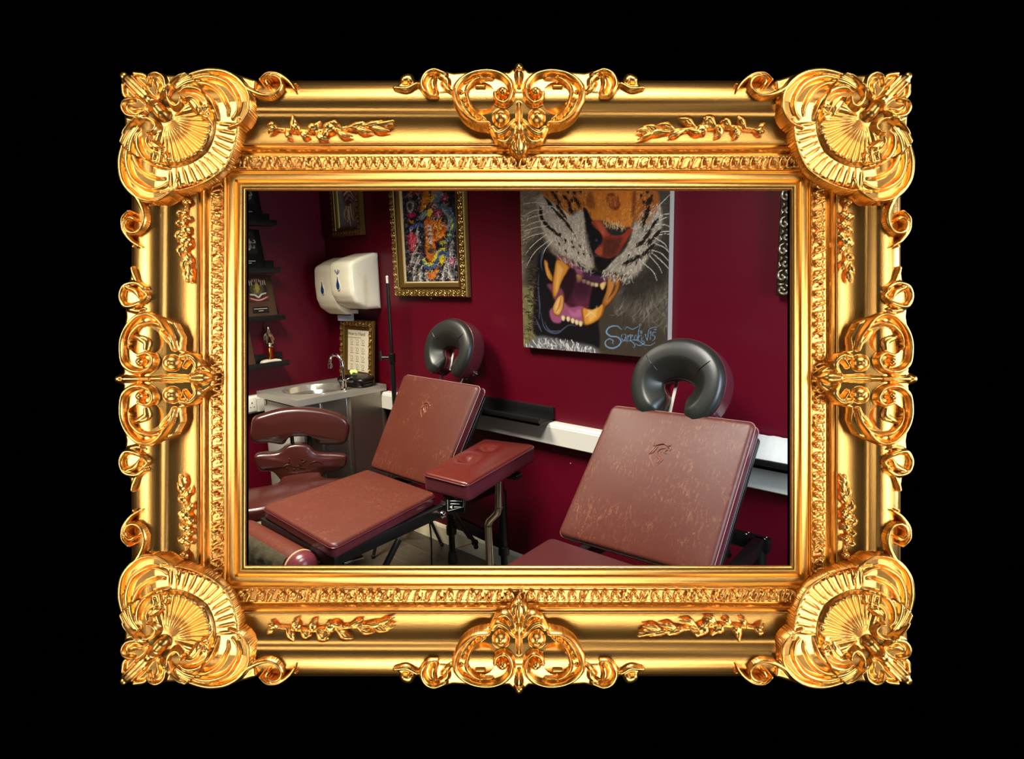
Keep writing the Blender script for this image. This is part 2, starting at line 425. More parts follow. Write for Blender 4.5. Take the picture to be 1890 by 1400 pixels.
def floor_mat():
    m = bpy.data.materials.new('dark_wood_planks'); m.use_nodes = True
    nt = m.node_tree; N = nt.nodes; L = nt.links.new; b = N['Principled BSDF']
    tc = N.new('ShaderNodeTexCoord'); mp = N.new('ShaderNodeMapping'); mp.inputs['Rotation'].default_value = (0, 0, 0)
    L(tc.outputs['Object'], mp.inputs['Vector'])
    br = N.new('ShaderNodeTexBrick'); br.inputs['Scale'].default_value = 1; br.inputs['Brick Width'].default_value = .62; br.inputs['Row Height'].default_value = .16
    br.inputs['Mortar Size'].default_value = .0025; br.inputs['Color1'].default_value = (*s2l((62, 54, 46)), 1); br.inputs['Color2'].default_value = (*s2l((80, 71, 60)), 1)
    br.inputs['Mortar'].default_value = (*s2l((96, 84, 70)), 1); L(mp.outputs['Vector'], br.inputs['Vector'])
    g = N.new('ShaderNodeMapping'); g.inputs['Scale'].default_value = (3, 60, 1); L(tc.outputs['Object'], g.inputs['Vector'])
    nz = N.new('ShaderNodeTexNoise'); nz.inputs['Scale'].default_value = 2.2; nz.inputs['Detail'].default_value = 6; L(g.outputs['Vector'], nz.inputs['Vector'])
    mx = N.new('ShaderNodeMix'); mx.data_type = 'RGBA'; mx.blend_type = 'MULTIPLY'; mx.inputs[0].default_value = .8
    r = N.new('ShaderNodeValToRGB'); r.color_ramp.elements[0].position = .3; r.color_ramp.elements[0].color = (.45, .43, .4, 1); r.color_ramp.elements[1].position = .7
    L(nz.outputs['Fac'], r.inputs['Fac']); L(br.outputs['Color'], mx.inputs[6]); L(r.outputs['Color'], mx.inputs[7]); L(mx.outputs[2], b.inputs['Base Color'])
    b.inputs['Roughness'].default_value = .38
    return m

# ------------------------------------------------------------------ camera
CAM = Vector((3.71, -2.245, 1.57)); FOC = 1145.175
yaw, pitch, roll = -.745256923, .174967608, -.0268822501
cy, sy, cp, sp = math.cos(yaw), math.sin(yaw), math.cos(pitch), math.sin(pitch)
FWD = Vector((sy*cp, cy*cp, -sp)); r0 = Vector((cy, -sy, 0)); u0 = r0.cross(FWD)
RGT = r0*math.cos(roll)+u0*math.sin(roll); UPV = u0*math.cos(roll)-r0*math.sin(roll)
cd = bpy.data.cameras.new('camera'); cam = bpy.data.objects.new('camera', cd); COL.objects.link(cam)
M = Matrix(((*RGT, 0), (*UPV, 0), (*(-FWD), 0), (0, 0, 0, 1))).transposed(); M.translation = CAM
cam.matrix_world = M; cd.sensor_fit = 'HORIZONTAL'; cd.sensor_width = 36; cd.lens = FOC/1890*36; cd.clip_start = .02
bpy.context.scene.camera = cam

# ------------------------------------------------------------------ room shell
H = 2.6; XR = 4.75; YF = -3.45
struct('floor', box(-.1, XR+.1, YF-.1, .1, -.06, 0), floor_mat())
struct('ceiling', box(-.1, XR+.1, YF-.1, .1, H, H+.06), CEIL)
struct('wall_back', box(-.1, XR+.1, 0, .1, 0, H), WALL)
struct('wall_left', box(-.1, 0, YF, 0, 0, H), WALL)
struct('wall_right', box(XR, XR+.1, YF, 0, 0, H), WALL)
struct('wall_front', box(-.1, XR+.1, YF-.1, YF, 0, H), WALL)

def skirting(x0, x1):
    prof = [(0, 0), (-.016, 0), (-.016, .092), (-.010, .104), (-.004, .108), (0, .108)]
    return prof
pr = skirting(0, 0)
def extr_x(prof, x0, x1):
    n = len(prof); V = [(x, y, z) for x in (x0, x1) for y, z in prof]
    return V, [(i, (i+1) % n, n+(i+1) % n, n+i) for i in range(n)]+[tuple(range(n)), tuple(range(n, 2*n))]
def extr_y(prof, y0, y1):
    V, F = extr_x(prof, y0, y1); return [(-y, x, z) for x, y, z in V], F
struct('baseboard_back', extr_x(pr, .016, XR), SKIRT)
struct('baseboard_left', extr_y(pr, YF, 0), SKIRT)
tp = [(0, .752), (-.044, .752), (-.05, .757), (-.05, .838), (-.047, .842), (-.047, .846), (-.04, .856), (0, .856)]
struct('trim_1', extr_x(tp, .05, XR), WHITE)
struct('trim_2', extr_y(tp, YF, 0), WHITE)

# ------------------------------------------------------------------ black partition with the framed opening
D = .70; ORI = CAM+FWD*D; K = D/FOC
FM = Matrix(((*RGT, 0), (*UPV, 0), (*(-FWD), 0), (0, 0, 0, 1))).transposed(); FM.translation = ORI
PX = lambda px, py, h=0, hm=None: ((px-945)*K*(1-(h if hm is None else hm)/FOC), (700-py)*K*(1-(h if hm is None else hm)/FOC), h*K)
def partition():
    X0, X1 = -1.75, 1.3; z0, z1 = .004, H-.004
    def yat(x, z): return (z-ORI.z-RGT.z*x)/UPV.z
    outer = [(X0, yat(X0, z0)), (X1, yat(X1, z0)), (X1, yat(X1, z1)), (X0, yat(X0, z1))]
    a, b = PX(445, 1053), PX(1468, 342)
    inner = [(a[0], a[1]), (b[0], a[1]), (b[0], b[1]), (a[0], b[1])]
    V = []
    for zz in (0, -.02):
        for p in outer+inner: V.append(tuple(FM @ Vector((p[0], p[1], zz))))
    F = []
    for i in range(4):
        j = (i+1) % 4
        F += [(i, j, 4+j, 4+i), (8+i, 8+j, 12+j, 12+i), (i, j, 8+j, 8+i), (4+i, 4+j, 12+j, 12+i)]
    return V, F
struct('wall_partition', partition(), BLACKWALL)

# ------------------------------------------------------------------ ornate gilt frame
def gold_mat():
    m = mat('antique_gilt', (233, 177, 98), rough=.28, metal=1)
    nt = m.node_tree; N = nt.nodes; L = nt.links.new; b = N['Principled BSDF']
    tc = N.new('ShaderNodeTexCoord'); nz = N.new('ShaderNodeTexNoise'); nz.inputs['Scale'].default_value = 1100; nz.inputs['Detail'].default_value = 3
    L(tc.outputs['Object'], nz.inputs['Vector'])
    bp = N.new('ShaderNodeBump'); bp.inputs['Strength'].default_value = .22; bp.inputs['Distance'].default_value = .0006
    L(nz.outputs['Fac'], bp.inputs['Height']); L(bp.outputs['Normal'], b.inputs['Normal'])
    return m
GOLD = gold_mat()
OL, OR_, OT, OB = 243, 1662, 149, 1247
SL, SR, ST, SB = 212/203, 204/203, 1, 204/203
PROF = [(0, 0), (0, 20), (1, 30), (4, 38), (10, 44.5), (18, 48), (27, 48.5), (36, 46.5), (46, 41), (57, 33), (68, 25), (78, 19.5), (88, 16.5), (98, 15.4), (108, 15.6), (115, 15.8), (118, 14), (119.5, 11), (121.5, 11.5), (123, 15.5), (126.5, 18.5), (130, 15.5), (132, 11), (134, 9), (136.5, 10), (139, 10.5), (160, 8), (162, 10.5), (164.5, 12), (167, 10), (168, 6.5), (170, 8), (172, 9.6), (182, 9), (183.5, 7), (185, 4.5), (187, 6), (190, 9), (194, 9.4), (198, 7.5), (201, 3.5), (203, -1), (203.2, -26)]
def moulding():
    V, F = [], []
    for u, h in PROF:
        xl, xr, yt, yb = OL+u*SL, OR_-u*SR, OT+u*ST, OB-u*SB
        for q in ((xl, yt), (xr, yt), (xr, yb), (xl, yb)): V.append(PX(*q, h))
    for i in range(len(PROF)-1):
        for j in range(4): F.append((i*4+j, i*4+(j+1) % 4, (i+1)*4+(j+1) % 4, (i+1)*4+j))
    return V, F
fr = thing('picture_frame', 'large ornate antique gold frame with shell corners on the black wall', 'picture frame')
fr.matrix_world = FM
mo = obj('moulding', moulding(), GOLD, fr, local=True, angle=52)

uP = np.array([p[0] for p in PROF[1:]]); hP = np.array([p[1] for p in PROF[1:]])
def ucoord(px, py): return np.minimum(np.minimum((px-OL)/SL, (OR_-px)/SR), np.minimum((py-OT)/ST, (OB-py)/SB))
def Bsm(px, py): return np.interp(ucoord(px, py), [-40, -10, 0, 20, 60, 100, 160, 215], [38, 42, 43, 45, 39, 28, 18, 14])
def Bmo(px, py): return np.interp(ucoord(px, py), uP, hP)
MX, MY = 952.5, 698.0
def orn(name, rel, fx=False, fy=False, hm=46, skirt=True):
    def mp(a, b, c): return PX(2*MX-a if fx else a, 2*MY-b if fy else b, c, hm)
    return obj(name, rel.mesh(mp, (lambda a, b: 1.0) if skirt else None), GOLD, fr, local=True, angle=75)

def corner_base(X, Y):
    b = np.interp(ucoord(X, Y), [-40, 35, 100, 160, 215], [45, 45, 33, 20, 14])
    d = np.hypot(X-292, Y-208); f = (X+Y > 470)
    return b-np.where(f & (d < 90), 17*np.clip(1-d/90, 0, 1), 0)-np.where(f & (d >= 90) & (d < 142), 8*(1-(d-90)/52), 0)
# corner: shell with acanthus scrolls (drawn once, mirrored to the four corners)
q = lambda P: [(x/4.667+200, y/4.667+110) for x, y in P]
R1 = Relief(205, 112, 545, 455, 1.25, corner_base)
R1.plate(q([(72, 150), (88, 100), (200, 94), (330, 92), (400, 80), (460, 100), (560, 104), (700, 78), (870, 58), (1000, 72), (1130, 110), (1260, 150), (1250, 280), (1240, 360), (1200, 450), (1100, 545), (1070, 670), (1010, 800), (900, 925), (770, 1010), (630, 1060), (570, 1060), (530, 1140), (450, 1210), (340, 1240), (250, 1200), (130, 1100), (88, 1000), (62, 850), (70, 700), (110, 580), (106, 500), (98, 430), (112, 350), (92, 270)]), 7, 7)
A1 = [([(510, 225), (590, 150), (700, 104), (850, 80), (1000, 102), (1110, 160), (1180, 240), (1210, 340), (1195, 430), (1110, 520), (1000, 555)], (26, 28, 26, 18, 10), 10),
      ([(535, 222), (640, 168), (780, 130), (900, 140), (1010, 190), (1075, 270), (1110, 350), (1090, 430), (1040, 480)], (14, 26, 26, 20, 10), 9),
      ([(560, 232), (680, 186), (800, 182), (900, 230), (965, 300), (1005, 390), (1000, 450)], (14, 24, 24, 18, 8), 9),
      ([(580, 262), (650, 228), (740, 236), (820, 282), (875, 350), (900, 430), (905, 480)], (14, 24, 24, 18, 9), 9),
      ([(520, 225), (488, 290), (505, 350), (555, 378), (600, 350), (605, 310)], (22, 26, 24, 20), 13),
      ([(640, 300), (700, 300), (760, 350), (790, 430)], (16, 22, 18, 10), 7),
      ([(690, 345), (725, 390), (745, 430)], (30, 36, 20), 9),
      ([(1090, 150), (1180, 235), (1280, 288), (1370, 306), (1450, 278), (1490, 212), (1462, 150), (1400, 138), (1352, 172), (1372, 214)], (18, 24, 24, 22, 18, 14), 10),
      ([(1300, 160), (1360, 112), (1440, 112), (1500, 140), (1560, 190), (1602, 250)], (16, 20, 22, 22, 18, 12), 8),
      ([(1600, 195), (1660, 200), (1720, 182)], (12, 14, 24), 7),
      ([(800, 465), (830, 480)], (28, 24), 8),
      ([(330, 200), (345, 128), (405, 106), (465, 145), (480, 220), (440, 300)], (16, 18, 18, 16), 8),
      ([(395, 170), (420, 215), (415, 275)], (18, 26, 18), 7),
      ([(205, 105), (290, 118), (320, 150)], (18, 22, 16), 6)]
sw = lambda P: [(y, x) for x, y in P]
for P, r, am in A1:
    for T in (P, sw(P)): R1.stroke(q(T), [v/4.667 for v in r], am*1.15, 6)
for P, r, am in (([(410, 425), (350, 350)], (58, 52), 16), ([(345, 345), (250, 250), (150, 155)], (44, 56, 40), 8), ([(300, 240), (200, 140)], (16, 14), 12), ([(240, 300), (140, 200)], (16, 14), 12), ([(110, 120), (110, 122)], (34, 34), 4)):
    R1.stroke(q(P), [v/4.667 for v in r], am, 7)
cxy = np.array((430, 455))
def pol(r, a): return tuple(cxy+r*np.array((math.cos(math.radians(a)), math.sin(math.radians(a)))))
for a0, sg in ((-16, 1), (106, -1)):
    R1.stroke(q([pol(90, a0), pol(240, a0+sg*2), pol(380, a0+sg*6)]), (3, 7, 5), 10, 2); R1.stroke(q([pol(150, a0-sg*9), pol(300, a0-sg*5)]), (6, 3), 9, 2)
for i in range(13):
    a = -2+94*i/12
    R1.stroke(q([pol(60, a), pol(200, a), pol(402, a)]), (1.4, 3.4, 4.4), 8.5, 3)
R1.stroke(q([pol(420, -6), pol(425, 0)]+[pol(428, a) for a in range(12, 84, 12)]+[pol(425, 88), pol(420, 94)]), (2.2, 3.2, 3.2, 2.2), 10, 5)
for i in range(13):
    a = 7+76*i/12
    R1.stroke(q([pol(462, a), pol(560, a), pol(628, a)]), (1.8, 3.4, 3.4), 8, 2)
R1.stroke(q([pol(662, a) for a in range(2, 92, 11)]), (2.2, 2.8, 2.8, 2.2), 8, 3)
for fx, fy in ((0, 0), (1, 0), (0, 1), (1, 1)): orn('corner_ornament', R1, fx, fy, hm=60)

# top and bottom centre cartouche
q2 = lambda P: [(x*.24868+720, y*.24868+110) for x, y in P]
R2 = Relief(725, 115, 1190, 292, 1.2, Bsm)
def sym2(P): return [(1912-x, y) for x, y in P]
half = [(30, 215), (110, 130), (160, 128), (205, 160), (240, 95), (300, 72), (380, 70), (470, 92), (600, 82), (750, 75), (880, 85), (905, 60), (956, 46)]
half_b = [(956, 705), (905, 640), (850, 610), (780, 590), (730, 500), (640, 485), (540, 420), (470, 330), (450, 250), (440, 262), (350, 292), (270, 285), (210, 225), (130, 245)]
R2.plate(q2(half+[tuple(p) for p in sym2(half)[::-1]]+sym2(half_b)[::-1][0:len(half_b)]+half_b), 4, 5)
for xx in (680, 1232): R2.cut(xx*.24868+720, 285*.24868+110, 100*.24868, 115*.24868)
S2 = [([(722, 470), (640, 465), (555, 415), (498, 330), (490, 240), (535, 165), (625, 115), (740, 102), (840, 135), (897, 205), (895, 290), (850, 335), (795, 315), (778, 262)], (16, 22, 24, 24, 24, 22, 16), 12),
      ([(700, 440), (620, 385), (582, 310), (575, 235), (605, 185), (665, 150), (760, 148)], (8, 13, 15, 13, 8), 8),
      ([(550, 170), (600, 140)], (14, 14), 9),
      ([(940, 480), (905, 555), (855, 600), (800, 580)], (14, 26, 26, 14), 10), ([(925, 450), (865, 515), (800, 540), (760, 500)], (12, 26, 26, 14), 9),
      ([(925, 600), (915, 640), (956, 690)], (26, 26, 10), 9),
      ([(355, 285), (285, 275), (240, 205), (265, 125), (330, 92), (410, 120)], (12, 20, 24, 24, 18), 11), ([(335, 130), (318, 200), (345, 262)], (14, 26, 16), 9), ([(380, 130), (425, 165), (430, 215)], (20, 22, 14), 8),
      ([(110, 155), (140, 145), (165, 175)], (34, 38, 22), 8), ([(40, 220), (125, 232), (205, 190)], (16, 24, 18), 8), ([(395, 185), (430, 230), (455, 255)], (16, 18, 12), 6),
      ([(700, 205), (640, 205)], (12, 12), 4)]
for P, r, am in S2:
    for T in (P, sym2(P)): R2.stroke(q2(T), [v*.24868 for v in r], am*1.15, 4)
for x, y, r, am in ((835, 258, 40, 16), (822, 425, 58, 10), (822, 425, 26, 14)):
    for xx in (x, 1912-x): R2.dot(xx*.24868+720, y*.24868+110, r*.24868, am, 5)
for k in range(7):
    t = k/6; x, y = 535+t*150, 250+t*190-40*math.sin(PI*t)*-1*.6
    for xx in (x-8, 1912-x+8): R2.dot(xx*.24868+720, y*.24868+110, 13*.24868, 6, 5)
for P, r, am in (([(956, 66), (956, 70)], (34, 34), 12), ([(956, 120), (956, 210)], (28, 12), 11), ([(956, 330), (956, 440), (956, 520)], (12, 18, 14), 11), ([(956, 555), (956, 600), (956, 695)], (22, 34, 6), 13)):
    R2.stroke(q2(P), [v*.24868 for v in r], am, 6)
orn('centre_ornament', R2); orn('centre_ornament', R2, False, True)

# side cartouches
q4 = lambda P: [(x*.3+200, y*.3+480) for x, y in P]
R4 = Relief(212, 488, 386, 912, 1.2, Bsm)
sym4 = lambda P: [(x, 1460-y) for x, y in P]
hl = [(52, 730), (60, 700), (88, 690), (78, 600), (80, 480), (105, 350), (100, 300), (72, 230), (85, 150), (130, 120), (140, 50), (180, 40), (215, 120), (262, 165), (268, 230), (220, 300), (290, 325), (390, 380), (432, 470), (425, 550), (500, 570), (545, 640), (600, 680), (612, 728)]
R4.plate(q4(hl+sym4(hl)[::-1]), 4, 5)
for yy in (500, 960): R4.cut(225*.3+200, yy*.3+480, 105*.3, 85*.3)
S4 = [([(405, 545), (375, 445), (305, 355), (230, 338), (155, 385), (105, 470), (95, 560), (115, 645), (190, 685), (268, 665), (295, 610), (255, 572), (200, 590)], (8, 16, 19, 19, 19, 17, 12), 12),
      ([(400, 500), (360, 425), (290, 390), (205, 405), (148, 465), (130, 545)], (8, 13, 14, 12, 6), 8), ([(330, 440), (380, 500), (395, 545)], (10, 16, 10), 8),
      ([(440, 590), (490, 590), (530, 640), (505, 690)], (14, 24, 24, 12), 10), ([(455, 650), (480, 610)], (12, 14), 10),
      ([(235, 195), (255, 230), (200, 275), (120, 285), (88, 225), (115, 160), (190, 145), (240, 175)], (10, 16, 18, 20, 18, 16), 10), ([(130, 170), (180, 190), (215, 235)], (14, 18, 12), 9),
      ([(160, 50), (172, 95), (200, 150)], (14, 17, 12), 8), ([(130, 305), (200, 315), (230, 300)], (10, 15, 10), 6), ([(180, 470), (240, 500), (240, 545)], (16, 26, 18), 5)]
for P, r, am in S4:
    for T in (P, sym4(P)): R4.stroke(q4(T), [v*.3 for v in r], am*1.15, 4)
for x, y, r, am in ((212, 625, 30, 13), (385, 632, 48, 9), (385, 632, 22, 12)):
    for yy in (y, 1460-y): R4.dot(x*.3+200, yy*.3+480, r*.3, am, 5)
for P, r, am in (([(72, 730), (78, 730)], (26, 26), 10), ([(110, 730), (260, 730)], (20, 14), 8), ([(280, 728), (380, 726), (480, 726)], (12, 22, 14), 9), ([(510, 724), (550, 722), (604, 722)], (34, 42, 6), 13)):
    R4.stroke(q4(P), [v*.3 for v in r], am, 6)
orn('centre_ornament', R4); orn('centre_ornament', R4, True, False)

# leafy sprigs applied to the hollow of the moulding
def sprig(x0, x1, y, seed, flip=1):
    rs = random.Random(seed); L = x1-x0; r = Relief(x0-8, y-38, x1+8, y+38, 1.1, Bmo)
    w = lambda t: y+flip*(6*math.sin(t*PI*1.6)-2)
    r.stroke([(x0+L*t, w(t)) for t in np.linspace(0.02, .98, 9)], (2.4, 3.6, 3.6, 2.6), 5, 2)
    for t, s, l, an, rad in ((.04, 1, 20, 150, 5), (.04, -1, 18, 200, 5), (.12, 1, 24, 60, 5.5), (.16, -1, 26, -70, 5.5), (.24, 1, 20, 40, 6.5), (.30, -1, 30, -50, 6), (.36, 1, 30, 35, 6.5), (.43, -1, 26, -30, 7), (.48, 1, 26, 120, 5.5), (.52, 1, 34, 25, 6), (.58, -1, 30, -160, 5), (.62, -1, 34, -24, 6), (.68, 1, 40, 22, 5.5), (.74, -1, 40, -20, 5.5), (.80, 1, 38, 14, 5), (.84, -1, 36, -14, 4.6), (.88, 1, 26, 4, 4.5)):
        a = math.radians(an*flip+rs.uniform(-10, 10)); l *= L/222*rs.uniform(.9, 1.1); px, py = x0+L*t, w(t)
        c = [(px, py), (px+l*.5*math.cos(a)-3*math.sin(a), py+l*.5*math.sin(a)*.9+3*math.cos(a)*flip), (px+l*math.cos(a), py+l*math.sin(a)*.8)]
        r.stroke(c, (2.4, rad*1.25, 2), 9, 3)
    for t in (.2, .33, .46): r.dot(x0+L*t, w(t)-flip*5, 8, 10, 3)
    return r
SA = sprig(502, 724, 237, 3); SB_ = sprig(502, 728, 237, 5, -1)
orn('floral_sprig', SA, hm=24, skirt=False); orn('floral_sprig', SB_, True, False, hm=24, skirt=False)
orn('floral_sprig', SB_, False, True, hm=24, skirt=False); orn('floral_sprig', SA, True, True, hm=24, skirt=False)
def sprig_v(x, y0, y1, seed, flip):
    s = sprig(y0, y1, 237, seed, flip); r = Relief(x-38, y0-8, x+38, y1+8, 1.1, Bmo)
    Zd = (s.Z-s.B).T[:, ::-1]
    ny, nx = r.Z.shape; Zd = Zd[:ny, :nx]; m = Zd > -500
    tmp = np.full(r.Z.shape, -1e3); tmp[:Zd.shape[0], :Zd.shape[1]] = np.where(m, r.B[:Zd.shape[0], :Zd.shape[1]]+Zd, -1e3); r.Z = tmp
    return r
V1 = sprig_v(341, 372, 522, 8, 1); V2 = sprig_v(341, 372, 522, 12, -1)
for R_, fx, fy in ((V1, 0, 0), (V2, 1, 0), (V2, 0, 1), (V1, 1, 1)): orn('floral_sprig', R_, fx, fy, hm=24, skirt=False)

# carved leaf bands
def band(L, W, seed):
    rs = random.Random(seed); r = Relief(0, 0, L, W, 1.0, lambda X, Y: 0*X)
    x = 4
    while x < L-6:
        p = rs.uniform(14, 22); k = rs.random()
        r.stroke([(x, W-2), (x+1, W*.55), (x+5, W*.2)], (2.4, 2.8, 1.6), 8)
        if k < .6:
            r.stroke([(x+5, 4), (x+9, W*.3), (x+8, W*.6)], (3.0, 4.4, 2), 9.5); r.stroke([(x+11, W*.25), (x+14, W*.6), (x+12, W-2)], (2.2, 2.6, 1.6), 8)
        elif k < .85:
            r.stroke([(x+5, W-2), (x+8, W*.6), (x+13, W*.3), (x+16, 4)], (2.6, 3, 2.6, 1.6), 9); r.stroke([(x+8, 5), (x+10, W*.35)], (2.8, 1.6), 8)
        else:
            r.stroke([(x+10, 3), (x+5, W*.4), (x+8, W*.8), (x+14, W*.7), (x+14, W*.4)], (2.2, 2.6, 2.6, 2.4, 1.8), 5.5)
        x += p
    r.stroke([(0, 2), (L, 2)], (1.4, 1.4), 1.2); r.stroke([(0, W-2), (L, W-2)], (1.4, 1.4), 1.2)
    return r
def place_band(x0, y0, x1, y1, seed):
    horiz = (x1-x0) > (y1-y0); L = max(x1-x0, y1-y0); W = min(x1-x0, y1-y0); r = band(L, W, seed)
    def mp(a, b, c):
        px, py = (x0+a, y0+b) if horiz else (x0+b, y0+a)
        return PX(px, py, float(Bmo(px, py))+c, 12)
    obj('leaf_band', r.mesh(mp), GOLD, fr, local=True, angle=75)
place_band(412, 287, 1500, 310, 1); place_band(412, 1087, 1500, 1110, 2)
place_band(388, 314, 411, 1084, 3); place_band(1499, 314, 1522, 1084, 4)

# ------------------------------------------------------------------ lights
def area(name, loc, target, size, power, col, spread=180, sizey=None):
    l = bpy.data.lights.new(name, 'AREA'); l.energy = power; l.color = col; l.size = size; l.spread = math.radians(spread)
    if sizey: l.shape = 'RECTANGLE'; l.size_y = sizey
    o = bpy.data.objects.new(name, l); COL.objects.link(o); o.location = loc
    o.rotation_euler = (Vector(target)-Vector(loc)).to_track_quat('-Z', 'Y').to_euler(); return o
area('ceiling_lamp', (1.2, -1.25, 2.56), (1.15, -1.1, 0), .7, 56, (1, .91, .75), 112)
area('ceiling_lamp', (2.7, -1.3, 2.56), (2.7, -1.1, 0), .6, 36, (1, .94, .85), 125)
area('window_light', (4.45, -.78, 1.5), (2.6, -.35, .85), .6, 40, (.70, .83, 1), 150, 1.0)
for a, b, sx, sy_, e in ((-.92, 0, .3, .78, 1.05), (.92, 0, .3, .78, 1.05), (0, .74, 1.12, .3, 1.6), (0, -.74, 1.12, .3, 1.35)):
    l = area('added_frame_light', (0, 0, 0), (0, 0, 1), sx, e, (1, .93, .80), 56, sy_)  # added unseen lights on the camera side, only to brighten the gilt frame
    p = CAM+RGT*a+UPV*b; dz = (p-(ORI+RGT*a*.35+UPV*b*.35)).normalized(); ux = (RGT-dz*RGT.dot(dz)).normalized(); uy = dz.cross(ux)
    ml = Matrix(((*ux, 0), (*uy, 0), (*dz, 0), (0, 0, 0, 1))).transposed(); ml.translation = p; l.matrix_world = ml
w = bpy.data.worlds.new('world'); bpy.context.scene.world = w; w.use_nodes = True
w.node_tree.nodes['Background'].inputs[0].default_value = (0, 0, 0, 1); w.node_tree.nodes['Background'].inputs[1].default_value = 0
sc = bpy.context.scene; sc.view_settings.view_transform = 'Standard'; sc.view_settings.look = 'None'; sc.view_settings.exposure = 0; sc.view_settings.gamma = 1
# ================================================================== things in the room
V3 = Vector
def wallmap(y):            # picture plane on the back wall: (x, z, depth towards the room)
    return lambda a, b, c: (a, y-c, b)

# ------------------------------------------------------------------ reclining tattoo chairs
def cushion(name, par, quad, W, Hh, T, rc, puff, m, side_m=None, r=.012, seam=None, seam_m=SEAM, bulge=.0):
    f = quadmap(*quad, W, Hh); out = rrect(W, Hh, rc, 5, 12)
    pf = lambda a, b: puff*max(0, 1-abs(2*a/(W-2*r))**2.4)*max(0, 1-abs(2*b/(Hh-2*r))**2.4)
    o = obj(name, pad(out, T, r, pf, f, rings=9, bulge=bulge), m, par, angle=60)
    if side_m:
        o.data.materials.append(side_m)
        c0 = f(0, 0, 0); n = (V3(f(0, 0, 1))-V3(c0)).normalized(); rl = root_loc(par)
        for p in o.data.polygons:
            if abs(p.normal.dot(n)) < .45: p.material_index = 1
    if seam:
        for d in seam:
            ring = [f(a, b, -d) for a, b in inset(out, -.0008-bulge*.6)]
            obj('piping', tube(ring, .0016, 6, True), seam_m, o)
    return o, f

def logo_strokes(f, s, cx, cy):
    P = [[(-.42, .9), (-.3, .62), (-.05, .72), (.35, .86), (.7, .74), (.95, .86)], [(-.12, .62), (-.3, .2), (-.42, -.05)], [(-.3, -.05), (-.18, -.3), (.08, -.62), (.3, -.9), (.34, -.98)],
         [(.02, .6), (-.16, .2), (-.3, -.02)], [(.62, .56), (.3, .46), (.12, .22), (.2, -.06), (.5, -.3), (.42, -.5), (.3, -.62)], [(.8, .5), (.62, .3), (.84, .18)], [(.36, .3), (.42, .02), (.68, -.22), (.62, -.44), (.46, -.68)], [(.7, .66), (.95, .6), (1.0, .42)]]
    gs = []
    for p in P:
        c = crom(p, 6); n = len(c)
        gs.append(tube([f(cx+a*s, cy+b*s, .0118) for a, b in c], [.0006+.0017*math.sin(PI*(i+.6)/n) for i in range(n)], 6))
    return cat_(*gs)

